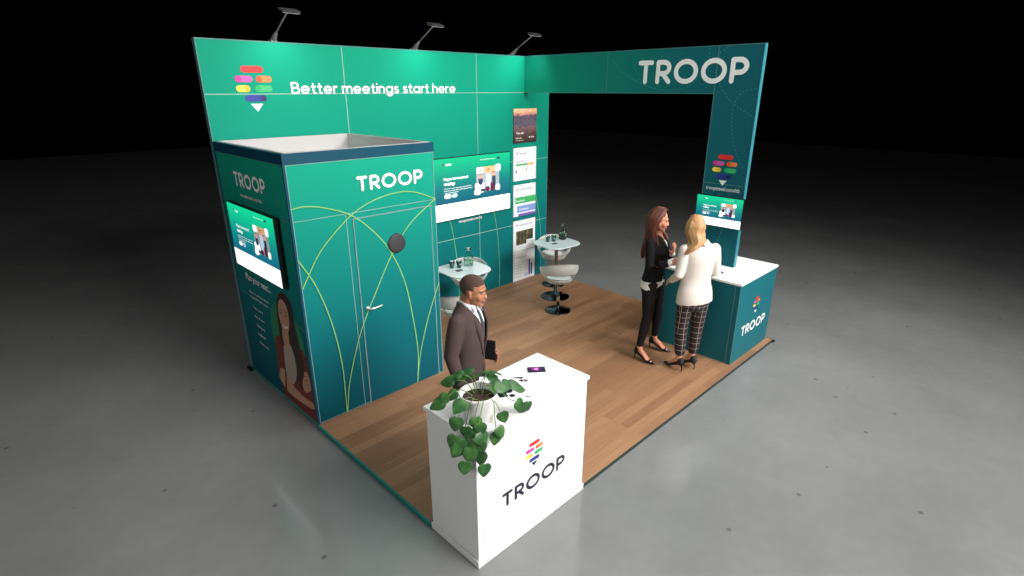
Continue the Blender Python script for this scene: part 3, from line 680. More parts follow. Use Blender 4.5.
bar_stool(2.02, -1.27, math.radians(50), 'white bowl stool beside the cabin door side, behind the man in the suit')
bar_stool(2.80, -.54, math.radians(225), 'white bowl stool against the back wall below the large screen')

def glass_mat(name, col, rough=.02):
    m, N, L, Bq = nmat(name); Bq.inputs['Base Color'].default_value = srgb(*col); Bq.inputs['Transmission Weight'].default_value = 1
    Bq.inputs['Roughness'].default_value = rough; Bq.inputs['IOR'].default_value = 1.12; return m
M_GLASS = glass_mat('clear_glass', (236, 244, 240)); M_WATER = glass_mat('water', (198, 226, 214)); M_MINT = mat('mint_leaf', (70, 112, 66), .6)
def carafe(x, y, z, label):
    t = thing('carafe', label, 'carafe', (x, y, z), 0, 'glass carafes on the bar tables')
    bm = bmesh.new(); lathe(bm, [(0, .002), (.05, .002), (.062, .012), (.064, .09), (.055, .13), (.03, .165), (.026, .19), (.034, .235), (.031, .235), (.023, .19), (.027, .165), (.052, .13), (.061, .09), (.059, .014), (.048, .006), (0, .006)], n=32); obj('glass_body', bm, M_GLASS, t, world=False)
    bm = bmesh.new(); lathe(bm, [(0, .008), (.047, .008), (.057, .016), (.059, .088), (.055, .105), (0, .105)], n=28); obj('water', bm, M_WATER, t, world=False)
    bm = bmesh.new(); rnd = random.Random(3)
    for _ in range(9):
        a, r_, zz = rnd.uniform(0, 6.28), rnd.uniform(.01, .04), rnd.uniform(.02, .085); ell(bm, (r_ * math.cos(a), r_ * math.sin(a), zz), (.016, .010, .003), (rnd.uniform(-1, 1), rnd.uniform(-1, 1), a), 10)
    obj('mint_leaves', bm, M_MINT, t, world=False)
def tumbler(x, y, z, label):
    t = thing('tumbler', label, 'glass', (x, y, z), 0, 'glasses beside the carafes')
    bm = bmesh.new(); lathe(bm, [(0, .002), (.030, .002), (.036, .09), (.034, .09), (.028, .008), (0, .008)], n=26); obj('glass_body', bm, M_GLASS, t, world=False)
    bm = bmesh.new(); lathe(bm, [(0, .009), (.027, .009), (.031, .055), (0, .055)], n=24); obj('drink', bm, mat('green_drink', (58, 96, 84), .2, spec=.6), t, world=False)
for (tx, ty, side) in ((2.40, -.93, 'the table below the large screen'), (4.20, -.93, 'the table by the open edge')):
    dx = tx - 2.40
    carafe(2.53 + dx * (4.40 - 2.53) / 1.8, -.875, .90, 'glass carafe of water with mint leaves on ' + side)
    tumbler(2.315 + dx * 1.02, -.80, .90, 'left glass with a dark green drink on ' + side)
    tumbler(2.39 + dx * 1.02, -.85, .90, 'glass nearer the carafe with a dark green drink on ' + side)
    o = obj('coaster', B((2.26 + dx * 1.01, -.985, .9005), (2.35 + dx * 1.01, -.925, .906), bev=.002), M_GREYD); tag(o, 'small dark card lying on ' + side, 'card', 'cards on the bar tables')

# ================================================================== things on the counters
def phone(x, y, z, rz, label, screen, L=.15, Wd=.072, group=None):
    t = thing('mobile_phone', label, 'phone', (x, y, z), rz, group)
    obj('case', B((-L / 2, -Wd / 2, .0005), (L / 2, Wd / 2, .009), bev=.003), M_BLACK, t, world=False)
    if screen:
        a = Art((-L / 2 + .004, -Wd / 2 + .004, .009), (1, 0, 0), (0, 1, 0), .0004); a.W, a.H = L - .008, Wd - .008
        a.bm.verts.ensure_lookup_table(); a.rect(0, 0, a.W, a.H, screen, 1)
        a.disc(a.W * .48, a.H * .5, .016, mat('phone_pink', (240, 120, 210), .3, emit=.9), 2); a.disc(a.W * .25, a.H * .55, .008, mat('phone_magenta', (190, 40, 140), .3, emit=.7), 2)
        me_o = Art.done(a, 'screen'); me_o.parent = t
def purple():
    m, N, L, Bq = nmat('phone_purple'); uv = N.new('ShaderNodeUVMap'); g = N.new('ShaderNodeTexGradient'); g.gradient_type = 'SPHERICAL'
    mp = N.new('ShaderNodeMapping'); mp.inputs['Location'].default_value = (-1.0, -.5, 0); mp.inputs['Scale'].default_value = (2.1, 1, 1); L.new(uv.outputs[0], mp.inputs[0]); L.new(mp.outputs[0], g.inputs[0])
    r = ramp(N, [(0, srgb(20, 6, 40)), (.45, srgb(80, 16, 90)), (1, srgb(210, 50, 160))]); L.new(g.outputs['Fac'], r.inputs[0]); L.new(r.outputs[0], Bq.inputs['Emission Color']); Bq.inputs['Emission Strength'].default_value = .8; Bq.inputs['Base Color'].default_value = (.01, .01, .02, 1); return m
phone(.905, -3.575, HC, math.radians(-39), 'black phone with a glowing purple screen on the white counter', purple(), .135, .075)
phone(4.165, -3.455, HC, math.radians(62), 'black phone lying on the teal counter beside the woman in white', None, .12, .07, 'black devices on the teal counter')
t = thing('computer_mouse', 'small black mouse on the teal counter next to the phone', 'mouse', (4.205, -3.345, HC), 0, 'black devices on the teal counter')
bm = bmesh.new(); ell(bm, (0, 0, .012), (.05, .03, .02)); bmesh.ops.bisect_plane(bm, geom=bm.verts[:] + bm.edges[:] + bm.faces[:], plane_co=(0, 0, .001), plane_no=(0, 0, 1), clear_inner=True); bmesh.ops.holes_fill(bm, edges=[e for e in bm.edges if e.is_boundary], sides=0)
obj('mouse_body', bm, M_BLACK, t, world=False); bm = bmesh.new(); tube(bm, [(.02, 0, .0325), (.035, 0, .029)], [.004, .004], n=8); obj('wheel', bm, M_GREYD, t, world=False)
# magazine
t = thing('magazine', 'open magazine with black and white pictures behind the potted plant', 'magazine', (.56, -3.60, HC), math.radians(-44))
obj('pages', B((-.20, -.15, .0005), (.20, .15, .006), bev=.001), mat('paper', (240, 240, 240), .6, var=.01), t, world=False)
a = Art((0, 0, .006), (1, 0, 0), (0, 1, 0), .0005)
a.poly([(-.105, .02), (-.05, .04), (.015, -.13), (-.045, -.148)], M_BLACK, 1); a.disc(-.08, .09, .035, M_BLACK, 1.5, .03); a.disc(.012, -.055, .032, M_BLACK, 1, .032); a.disc(.04, -.12, .02, M_BLACK, 1, .02)
a.poly([(.02, .13), (.13, .145), (.115, .115)], M_BLACK, 1); a.text('49', .085, .072, .034, M_BLACK, 1, width=.075, bold=.04); a.rect(.13, -.14, .165, -.13, M_BLACK, 1); a.text('new season', -.02, .035, .012, M_PTXT, 1, width=.08)
for i in range(5): a.text('text of the story in narrow lines', .06, -.02 - .022 * i, .010, M_PTXT, 1, width=.12)
o = a.done('printed_page'); o.parent = t

# potted plant
pot = thing('potted_plant', 'trailing green plant in a white pot on the near left end of the white counter', 'potted plant', (.155, -3.76, HC))
bm = bmesh.new(); lathe(bm, [(0, .001), (.085, .001), (.092, .01), (.122, .185), (.126, .20), (.118, .203), (.112, .19), (.108, .165), (0, .165)], n=48); obj('pot', bm, mat('white_ceramic', (232, 231, 228), .3, var=.01), pot, world=False)
bm = bmesh.new(); ell(bm, (0, 0, .160), (.107, .107, .018), seg=24); obj('soil', bm, mat('potting_soil', (58, 40, 30), .95, var=.4, scale=120, bump=.6), pot, world=False)
def leaf_mat():
    m, N, L, Bq = nmat('pothos_leaf'); tc = N.new('ShaderNodeTexCoord'); nz = N.new('ShaderNodeTexNoise'); nz.inputs['Scale'].default_value = 14; L.new(tc.outputs['Object'], nz.inputs[0])
    r = ramp(N, [(.3, srgb(34, 72, 36)), (.55, srgb(54, 98, 48)), (.8, srgb(88, 132, 66))]); L.new(nz.outputs['Fac'], r.inputs[0]); L.new(r.outputs[0], Bq.inputs['Base Color']); Bq.inputs['Roughness'].default_value = .38; return m
M_LEAF = leaf_mat(); M_STEM = mat('vine_stem', (104, 128, 76), .5)
def heart_leaf(bm, base, direc, normal, size):
    d = Vector(direc).normalized(); n = Vector(normal); n = (n - d * n.dot(d)).normalized(); s = d.cross(n)
    prof = [(-.10, .20), (.02, .40), (.16, .50), (.34, .50), (.54, .42), (.74, .27), (.90, .12), (1.0, 0)]
    mid = [bm.verts.new(Vector(base) + d * size * (0.0 if i == 0 else max(0, t_)) - n * size * (.22 * max(0, t_) ** 2)) for i, (t_, w_) in enumerate(prof)]
    for sg in (1, -1):
        prev = None
        for i, (t_, w_) in enumerate(prof):
            if w_ == 0: cur = (mid[i], mid[i])
            else:
                e = bm.verts.new(Vector(base) + d * size * t_ + s * sg * size * w_ + n * size * (.10 * w_ - .22 * max(0, t_) ** 2 - .28 * w_ * w_))
                h = bm.verts.new(Vector(base) + d * size * (t_ if t_ > 0 else t_ * .3) + s * sg * size * w_ * .5 + n * size * (.09 * w_ - .22 * max(0, t_) ** 2))
                cur = (h, e)
            if prev:
                q = [mid[i - 1], mid[i], cur[0], prev[0]] if cur[0] is not mid[i] else [mid[i - 1], mid[i], prev[0]]
                q2 = [prev[0], cur[0], cur[1], prev[1]] if cur[0] is not mid[i] else [prev[0], mid[i], prev[1]]
                for Q in (q, q2):
                    if sg > 0: Q = list(reversed(Q))
                    f = bm.faces.new(Q); f.smooth = True
            prev = cur
fol = bmesh.new(); stm = bmesh.new()
# vines in the pot's frame: list of points; toward the camera is (-.65,-.75)
VC = Vector((-.655, -.755, 0)); VR = Vector((.755, -.655, 0))
def PV(r, c, z): return VR * r + VC * c + Vector((0, 0, z))         # right, towards the camera, up
vines = [
    ([PV(-.02, .03, .17), PV(-.07, .10, .22), PV(-.11, .15, .17), PV(-.13, .18, .09), PV(-.13, .19, .03)], [.3, .62, 1]),
    ([PV(0, .04, .17), PV(-.04, .12, .21), PV(-.07, .16, .12), PV(-.09, .19, .02), PV(-.10, .20, -.03)], [.62, .82, 1]),
    ([PV(.01, .05, .17), PV(.0, .13, .20), PV(-.03, .17, .09), PV(-.04, .20, -.01), PV(-.06, .22, -.08), PV(-.08, .23, -.13)], [.34, .46, .58, .72, 1]),
    ([PV(.02, .05, .17), PV(.03, .13, .20), PV(.0, .18, .09), PV(.0, .205, -.02), PV(.02, .225, -.10), PV(.03, .235, -.15)], [.38, .48, .58, .7, 1]),
    ([PV(.03, .04, .17), PV(.09, .11, .20), PV(.10, .16, .10), PV(.105, .17, .03)], [.85, 1]),
    ([PV(-.03, .0, .17), PV(-.10, .02, .23), PV(-.16, .03, .22), PV(-.19, .05, .18)], [.45, .75, 1]),
    ([PV(-.02, -.03, .17), PV(-.08, -.05, .25), PV(-.13, -.05, .26)], [.6, 1]),
    ([PV(-.01, -.03, .17), PV(-.04, -.06, .26), PV(-.08, -.06, .29)], [.7, 1]),
    ([PV(0, -.03, .17), PV(-.02, -.06, .26), PV(-.03, -.06, .29)], [.55, 1]),
    ([PV(.02, -.03, .17), PV(.04, -.06, .25), PV(.05, -.07, .28)], [.6, 1]),
    ([PV(.02, 0, .17), PV(.05, .0, .24), PV(.08, .0, .25)], [.6, 1]),
    ([PV(.01, -.05, .17), PV(.03, -.09, .24), PV(.10, -.10, .27)], [.6, 1]),
    ([PV(.03, -.02, .17), PV(.11, -.04, .22), PV(.17, -.07, .21), PV(.22, -.09, .17)], [.5, .78, 1]),
    ([PV(.04, 0, .17), PV(.13, .0, .20), PV(.20, .0, .14), PV(.26, -.03, .10), PV(.30, -.05, .08)], [.62, .85, 1]),
    ([PV(.04, .02, .17), PV(.09, .06, .18), PV(.125, .08, .13), PV(.13, .085, .11)], [.95]),
]
lr = random.Random(11)
for pts, ts in vines:
    cp = catmull(pts, 8); tube(stm, cp, [.0028] * len(cp), side=(1, 0, .3), n=6)
    for t_ in ts:
        i = min(len(cp) - 1, int(t_ * (len(cp) - 1))); p = cp[i]; tg = (cp[min(i + 1, len(cp) - 1)] - cp[max(0, i - 1)]).normalized()
        out = Vector((p.x, p.y, 0)); out = out.normalized() if out.length > .02 else VC
        hang = 1 if p.z < .17 else 0
        d = (Vector((0, 0, -1)) * (1.0 if hang else .25) + out * (.35 if hang else .8) + VR * lr.uniform(-.6, .6) + tg * .2)
        nrm = (VC * .9 + Vector((0, 0, .7)) + VR * lr.uniform(-.5, .5)) if hang else (Vector((0, 0, 1)) + VC * .45 + VR * lr.uniform(-.3, .3))
        tube(stm, [p, p + d.normalized() * .015 + out * .01], [.002, .002], side=(1, 0, .3), n=5)
        heart_leaf(fol, p + d.normalized() * .012 + out * .012, d, nrm, lr.uniform(.082, .108))
o = obj('vines', stm, M_STEM, pot, world=False); o = obj('foliage', fol, M_LEAF, pot, world=False)
sd = o.modifiers.new('thick', 'SOLIDIFY'); sd.thickness = .0012; sb = o.modifiers.new('sub', 'SUBSURF'); sb.levels = 1; sb.render_levels = 1
#PEOPLE#

# ================================================================== people (frame: +x forward, +y left, +z up)
def skin_mat(name, col):
    m = mat(name, col, .5, var=.05, scale=25); m.node_tree.nodes['Principled BSDF'].inputs['Subsurface Weight'].default_value = .05; return m
def cloth(name, col, var=.12, rough=.85): return mat(name, col, rough, var=var, scale=160, bump=.15, spec=.2)
V = Vector
def head_prims(bm, M, female=False):
    k = .94 if female else 1
    def E_(c, r, rot=None):
        b = bmesh.new(); ell(b, c, r, rot, 24); b.transform(M); t_ = bpy.data.meshes.new('t'); b.to_mesh(t_); b.free(); bm.from_mesh(t_); bpy.data.meshes.remove(t_)
    def T_(p, r, side=(0, 1, 0)):
        b = bmesh.new(); tube(b, p, r, side); b.transform(M); t_ = bpy.data.meshes.new('t'); b.to_mesh(t_); b.free(); bm.from_mesh(t_); bpy.data.meshes.remove(t_)
    E_((-.014, 0, .030), (.097 * k, .076 * k, .088)); E_((.020, 0, -.028), (.068, .062 * k, .084)); E_((.030, 0, -.070), (.050, .050 * k, .040))
    E_((.062, 0, -.098), (.026, .028, .020)); E_((.068, 0, .022), (.022, .052 * k, .012)); E_((.056, .029, -.032), (.028, .032, .036)); E_((.056, -.029, -.032), (.028, .032, .036))
    T_([(.080, 0, .010), (.090, 0, -.012), (.099, 0, -.033)], [.008, .009, .0115]); E_((.091, .012, -.036), (.010, .008, .007)); E_((.091, -.012, -.036), (.010, .008, .007))
    E_((.086, 0, -.062), (.014, .024, .0075)); E_((.083, 0, -.072), (.014, .021, .0075))
    for s in (1, -1): E_((-.006, s * .077 * k, -.012), (.018, .009, .031), (0, -.2, s * .35)); E_((.0, s * .073 * k, -.032), (.010, .009, .012))
def eyes_of(M, parent, brow):
    for s in (1, -1):
        b = bmesh.new(); ell(b, (.0725, s * .030, .0), (.0115, .0145, .0075), seg=16)
        for f in b.faces:
            c = f.calc_center_median(); f.material_index = 1 if (c.x > .078 and (c.y - s * .030) ** 2 + c.z ** 2 < .0068 ** 2) else 0
        b.transform(M); obj('eye', b, [mat('eye_white', (120, 108, 100), .6), mat('iris', (44, 28, 20), .2)], parent, world=False)
        b = bmesh.new(); tube(b, [(.082, s * .048, .021), (.0905, s * .032, .027), (.092, s * .014, .023)], [(.004, .0025)] * 3, n=8); b.transform(M); obj('eyebrow', b, brow, parent, world=False)
def hand_prims(bm, wrist, direc, palm_n, side=1, curl=.35, k=1.0, spread=.06):
    """palm + four unequal bent fingers + thumb; direc: wrist to knuckles, palm_n: out of the palm, side: +1 if the thumb lies on direc x palm_n"""
    w_, d = V(wrist), V(direc).normalized(); n = V(palm_n); n = (n - d * n.dot(d)).normalized(); s = d.cross(n) * side
    tube(bm, [w_ - d * .02, w_ + d * .03 * k, w_ + d * .085 * k], [(.026 * k, .019 * k), (.037 * k, .016 * k), (.040 * k, .013 * k)], side=s, n=16)
    for i, (off, L) in enumerate(((.028, .072), (.0095, .082), (-.0095, .076), (-.0275, .060))):
        b = w_ + d * .085 * k + s * off * k; dd = (d + s * off * spread * 20).normalized(); pts = [b - dd * .015, b]; c_ = 0
        for q, fr in enumerate((.45, .30, .25)):
            c_ += curl * (.8, 1.1, .8)[q]; pts.append(pts[-1] + (dd * math.cos(c_) + n * math.sin(c_)) * L * k * fr)
        tube(bm, pts, [.0088 * k, .0092 * k, .0085 * k, .0078 * k, .0066 * k], side=s, n=10)
    b = w_ + d * .022 * k + s * .026 * k; t1 = b + (d * .55 + s * .75 + n * .25).normalized() * .042 * k; t2 = t1 + (d * .85 + s * .35 + n * .45).normalized() * .032 * k; t3 = t2 + (d * .9 + s * .05 + n * .5).normalized() * .026 * k
    tube(bm, [b - s * .01, t1, t2, t3], [.014 * k, .0115 * k, .0098 * k, .0078 * k], side=n, n=10)
def finish(bm, voxel, name, mats, parent, smooth=2, cut=None, paint=None, solid=0):
    me = remesh(bm, voxel, smooth)
    if cut or paint:
        b = bmesh.new(); b.from_mesh(me); bpy.data.meshes.remove(me)
        if cut: bmesh.ops.delete(b, geom=[f for f in b.faces if cut(f.calc_center_median())], context='FACES')
        if paint:
            for f in b.faces: f.material_index = paint(f.calc_center_median(), f.normal)
        if solid: bmesh.ops.solidify(b, geom=list(b.faces), thickness=solid)
        me = b
    o = obj(name, me, mats, parent, world=False, smooth=False)
    for p in o.data.polygons: p.use_smooth = True
    return o
def ring_interp(spec, z):
    for a, b in zip(spec, spec[1:]):
        if a[0] <= z <= b[0]:
            t = (z - a[0]) / (b[0] - a[0]); return [a[i] + (b[i] - a[i]) * t for i in range(1, 5)]
    return spec[-1][1:] if z > spec[-1][0] else spec[0][1:]
def torso_tube(bm, spec, g=0):
    """spec rows: z, centre x, centre y, half depth, half width"""
    tube(bm, [(r[1], r[2], r[0]) for r in spec], [(r[4] + g, r[3] + g) for r in spec], side=(0, 1, 0), n=28)
def front_x(spec, y, z, g=0):
    cx, cy, a, b = ring_interp(spec, z); t = max(0, 1 - ((y - cy) / (b + g)) ** 2); return cx + (a + g) * math.sqrt(t)

def pump(bm_unused, ank, d, parent, m, label=None):
    """stiletto court shoe under a foot: ank above the heel, d flat toe direction"""
    a, d = V(ank), V(d).normalized(); s = V((-d.y, d.x, 0)); g = lambda f, l, z: a + d * f + s * l + V((0, 0, z - a.z))
    b = bmesh.new()
    tube(b, [g(-.035, 0, .088), g(.0, 0, .078), g(.05, 0, .050), g(.11, 0, .020), g(.16, 0, .014), g(.195, 0, .012)], [(.022, .018), (.026, .018), (.028, .013), (.037, .012), (.028, .010), (.010, .008)], side=s, n=16)
    tube(b, [g(-.030, 0, .095), g(-.022, 0, .125)], [(.034, .036), (.033, .034)], side=s, n=14)
    tube(b, [g(.0, 0, .09), g(.05, 0, .065), g(.10, 0, .036)], [(.033, .018), (.035, .016), (.038, .016)], side=s, n=14)
    tube(b, [g(.10, 0, .036), g(.14, 0, .030), g(.175, 0, .018)], [(.038, .018), (.033, .018), (.016, .010)], side=s, n=14)
    tube(b, [g(-.040, 0, .085), g(-.050, 0, .045), g(-.052, 0, .004)], [.014, .0075, .0055], side=s, n=10)
    return finish(b, .0045, 'shoe', m, parent, 1)
def woman_foot(bm, ank, d):
    a, d = V(ank), V(d).normalized(); g = lambda f, z: a + d * f + V((0, 0, z - a.z))
    tube(bm, [a + V((0, 0, .08)), a, g(.02, .115), g(.06, .085), g(.11, .042), g(.16, .026)], [.029, .030, (.030, .03), (.032, .026), (.036, .018), (.022, .012)], side=V((-d.y, d.x, 0)), n=14)
    ell(bm, g(-.025, .112), (.026, .024, .03))
def strands(bm, guides, n, r, rnd, jit=.012):
    for _ in range(n):
        i = rnd.randrange(len(guides) - 1); t = rnd.random(); g0, g1 = guides[i], guides[i + 1]
        o = V((rnd.uniform(-jit, jit), rnd.uniform(-jit, jit), rnd.uniform(-jit, jit) * .4))
        pts = [V(a).lerp(V(b), t) + o * (.4 + .6 * k / len(g0)) for k, (a, b) in enumerate(zip(g0, g1))]
        cp = catmull(pts, 4); m_ = len(cp)
        tube(bm, cp, [r * (1 if k < m_ * .7 else 1 - .75 * (k - m_ * .7) / (m_ * .3)) for k in range(m_)], side=(0, 1, .2), n=7)
def headM(c, yaw_, pitch_=0, roll=0, tilt=0):
    return Matrix.Translation(V(c)) @ Matrix.Rotation(yaw_, 4, 'Z') @ Matrix.Rotation(pitch_, 4, 'Y') @ Matrix.Rotation(roll, 4, 'X')

# ---------------------------------------------------------------- man in the suit
def build_man():
    t = thing('person', 'man in a brown suit, white shirt and grey tie standing behind the white counter', 'person', (.655, -3.075, P), math.radians(-64), None, 1.012)
    hM = headM((.058, 0, 1.565), math.radians(2), math.radians(7))
    spec = [(.82, 0, 0, .10, .155), (.92, 0, 0, .112, .168), (1.04, .004, 0, .105, .155), (1.18, .012, 0, .115, .166), (1.30, .012, 0, .118, .176), (1.37, .004, 0, .100, .172), (1.415, -.004, 0, .072, .140), (1.445, -.006, 0, .056, .085)]
    shR, elR, wrR = V((-.005, -.185, 1.37)), V((-.035, -.235, 1.11)), V((.035, -.235, .87)); shL, elL, wrL = V((-.005, .185, 1.37)), V((-.07, .225, 1.11)), V((.045, .24, .96))
    b = bmesh.new(); head_prims(b, hM); tube(b, [(-.02, 0, 1.38), (.002, 0, 1.45), (.02, 0, 1.53)], [(.075, .06), (.058, .056), (.056, .06)], n=20)
    torso_tube(b, spec, -.018)
    for sgn, (sh, el, wr) in ((-1, (shR, elR, wrR)), (1, (shL, elL, wrL))):
        tube(b, [sh, sh.lerp(el, .5), el, wr], [.046, .044, .036, .025], side=(1, 0, 0))
        tube(b, [(0, sgn * .085, .86), (.005, sgn * .09, .48), (-.01, sgn * .095, .10)], [.075, .05, .036], side=(1, 0, 0)); tube(b, [(-.02, sgn * .095, .07), (.07, sgn * .1, .035), (.17, sgn * .105, .025)], [.035, (.038, .026), (.03, .016)], side=(0, 1, 0))
    hand_prims(b, wrR, (.10, .02, -1), (0, 1, 0), side=-1, curl=.4); hand_prims(b, wrL, (.9, 0, -.45), (0, -1, 0), side=-1, curl=.55)
    hi = hM.inverted()
    def paint(c, n):
        q = hi @ c
        if q.x > .06 and abs(q.y) < .026 and -.082 < q.z < -.056: return 1
        return 0
    body = finish(b, .0055, 'body', [skin_mat('man_skin', (170, 114, 84)), mat('man_lips', (140, 84, 72), .5)], t, 2, paint=paint)
    hb = mat('man_hair', (74, 55, 46), .95, var=.25, scale=300)
    b = bmesh.new(); ell(b, (-.0155, 0, .0325), (.0985, .0775, .0885), seg=64)
    for f in [f for f in b.faces if (lambda c: c.z < (.052 + .25 * max(0, c.x - .02) if c.x > .02 else (.022 if c.x > -.03 else -.035)))(f.calc_center_median())]: b.faces.remove(f)
    bmesh.ops.solidify(b, geom=list(b.faces), thickness=.002); b.transform(hM); obj('hair', b, hb, t, world=False, smooth=True)
    eyes_of(hM, t, hb)
    SH_ = cloth('white_shirt', (232, 233, 236), .03); SU = cloth('brown_suit', (74, 61, 59), .1)
    # shirt
    b = bmesh.new(); torso_tube(b, spec[1:], -.008); finish(b, .008, 'shirt', SH_, t, 2)
    # collar
    b = bmesh.new()
    for k in range(36):
        pass
    lo_, hi_ = [], []
    for k in range(41):
        a = math.radians(12 + 336 * k / 40); e = 1 if 3 < k < 37 else .55
        lo_.append(b.verts.new((.004 + .075 * math.cos(a), .075 * math.sin(a), 1.428 + .016 * -math.cos(a) - (0 if e == 1 else .012)))); hi_.append(b.verts.new((.010 + .064 * math.cos(a), .064 * math.sin(a), 1.480 - .022 * math.cos(a))))
    for k in range(40): b.faces.new((lo_[k], lo_[k + 1], hi_[k + 1], hi_[k]))
    for sgn in (1, -1):
        p = [V((.075, sgn * .012, 1.455)), V((.062, sgn * .055, 1.452)), V((.100, sgn * .052, 1.395))]; q = [b.verts.new(x) for x in p]; b.faces.new(q)
    bmesh.ops.recalc_face_normals(b, faces=b.faces); bmesh.ops.solidify(b, geom=list(b.faces), thickness=.003); obj('collar', b, SH_, t, world=False)
    # tie
    b = bmesh.new(); prev = None
    for i in range(22):
        z = 1.435 - .0155 * i; wd = .011 if i < 2 else (.014 if i < 4 else .009 + .0012 * i); g = .004
        row = [b.verts.new((front_x(spec, y_, min(z, 1.40), g) + (.012 if i < 4 else .004) - max(0, z - 1.40) * .8 - .25 * abs(y_), y_, z)) for y_ in (-wd, 0, wd)]
        if prev:
            for k in (0, 1): b.faces.new((prev[k], prev[k + 1], row[k + 1], row[k]))
        prev = row
    bmesh.ops.solidify(b, geom=list(b.faces), thickness=-.006); obj('tie', b, mat('grey_tie', (96, 100, 104), .6, var=.15, scale=200), t, world=False, smooth=True)
    # jacket
    jk = [(.74, 0, 0, .118, .178), (.84, 0, 0, .122, .184), (.94, .0, 0, .118, .176), (1.05, .004, 0, .116, .168), (1.18, .012, 0, .128, .180), (1.30, .012, 0, .132, .190), (1.37, .002, 0, .116, .190), (1.42, -.008, 0, .088, .160), (1.45, -.012, 0, .068, .10)]
    b = bmesh.new(); torso_tube(b, jk)
    for sh, el, wr in ((shR, elR, wrR), (shL, elL, wrL)):
        tube(b, [sh + V((0, 0, .004)), sh.lerp(el, .4), el, el.lerp(wr, .5), wr + (wr - el).normalized() * .0], [.060, .064, .056, .048, .039], side=(1, 0, 0), n=20)
    zb = 1.04
    def cut(c):
        if c.z < .755: return True
        if (c.x - .004) ** 2 / .0066 + c.y ** 2 / .0066 < 1 and c.z > 1.37: return True
        if c.x > .03 and c.z > zb and abs(c.y) < (c.z - zb) * .205 and abs(c.y) < .076: return True
        return c.x > .05 and c.z < .98 and abs(c.y) < (.98 - c.z) * .25
    finish(b, .0075, 'jacket', SU, t, 3, cut=cut, solid=.006)
    for sgn in (1, -1):
        b = bmesh.new(); prev = None
        for i in range(15):
            z = zb + .015 + i * .0265; yi = min(.072, (z - zb) * .205) ; u_ = i / 14; wd = .012 + .045 * math.sin(min(1, u_ * 1.15) * PI * .62) * (1 if u_ < .74 else .75)
            row = []
            for y_ in (yi - .004, yi + wd * .5, yi + wd):
                zz = min(z, 1.41); row.append(b.verts.new((front_x(jk, y_, zz) + .007 - max(0, z - 1.38) * .75, sgn * y_, z)))
            if prev:
                for k in (0, 1): b.faces.new((prev[k], prev[k + 1], row[k + 1], row[k]))
            prev = row
        bmesh.ops.recalc_face_normals(b, faces=b.faces); bmesh.ops.solidify(b, geom=list(b.faces), thickness=.005); obj('lapel', b, SU, t, world=False, smooth=True)
    b = bmesh.new()
    for z in (1.03, .93): lathe(b, [(0, .006), (.008, .005), (.009, 0), (0, 0)], n=12); bmesh.ops.transform(b, matrix=Matrix.Translation((front_x(jk, 0, z) + .003, .012, z)) @ Matrix.Rotation(PI / 2, 4, 'Y'), verts=b.verts[-38:] if len(b.verts) > 38 else b.verts[:])
    b.free()
    b = bmesh.new(); ell(b, (front_x(jk, .01, 1.03) + .004, .012, 1.03), (.004, .009, .009)); obj('button', b, mat('button', (40, 32, 30), .4), t, world=False)
    b = bmesh.new(); tube(b, [(0, 0, .96), (0, 0, .82)], [(.165, .11), (.165, .118)], n=24)
    for sgn in (-1, 1): tube(b, [(0, sgn * .08, .84), (.008, sgn * .092, .48), (-.005, sgn * .098, .085)], [(.098, .088), (.075, .07), (.062, .062)], side=(1, 0, 0), n=18)
    finish(b, .009, 'trousers', SU, t, 2)
    for sgn in (-1, 1):
        b = bmesh.new(); tube(b, [(-.045, sgn * .098, .055), (.02, sgn * .1, .05), (.11, sgn * .104, .04), (.20, sgn * .108, .03)], [(.036, .045), (.04, .045), (.046, .034), (.032, .024)], side=(0, 1, 0), n=18); tube(b, [(-.05, sgn * .098, .012), (.08, sgn * .102, .01), (.20, sgn * .108, .01)], [(.036, .01), (.046, .009), (.032, .009)], side=(0, 1, 0), n=16); finish(b, .006, 'shoe', mat('black_leather', (18, 17, 17), .3), t, 1)
    # portfolio held in the left hand
    bt = thing('portfolio', 'black leather portfolio held low at the side of the man in the suit', 'folder', (.655, -3.075, P), math.radians(-64), None, 1.012)
    b = bmesh.new(); box(b, (-.03, .196, .90), (.145, .202, 1.07), .003); box(b, (-.03, .208, .90), (.145, .214, 1.07), .003); box(b, (-.032, .202, .897), (.145, .208, .906)); box(b, (-.032, .202, .906), (-.026, .208, 1.068)); obj('cover', b, mat('dark_leather', (34, 35, 40), .35, var=.1), bt, world=False)
    obj('paper_edge', B((-.024, .2025, .908), (.138, .2075, 1.06)), mat('paper', (240, 240, 240), .6), bt, world=False)
build_man()

# ---------------------------------------------------------------- woman with auburn hair, black blazer
SPW = [(.80, -.005, 0, .095, .150), (.90, -.008, 0, .108, .166), (.98, 0, 0, .095, .148), (1.06, .004, 0, .083, .122), (1.16, .008, 0, .092, .130), (1.25, .018, 0, .108, .146), (1.33, .006, 0, .092, .150), (1.385, -.004, 0, .070, .130), (1.42, -.008, 0, .050, .075)]
def woman_body(b, hM, arms, feet, neck, hands, lean=0):
    head_prims(b, hM, True); tube(b, neck, [(.060, .05), (.047, .046), (.045, .048)], n=20); torso_tube(b, SPW, -.008)
    for s in (1, -1): ell(b, (.070, s * .058, 1.235), (.036, .045, .045))
    for sh, el, wr in arms: tube(b, [sh, sh.lerp(el, .5), el, el.lerp(wr, .45), wr], [.036, .034, .028, .026, .021], side=(1, 0, .1))
    for hip, kn, an, d in feet:
        tube(b, [hip, hip.lerp(kn, .5), kn, kn.lerp(an, .35), an], [.074, .064, .046, .046, .028], side=(1, 0, 0)); woman_foot(b, an, d)
    for h in hands: hand_prims(b, *h[:3], **h[3])
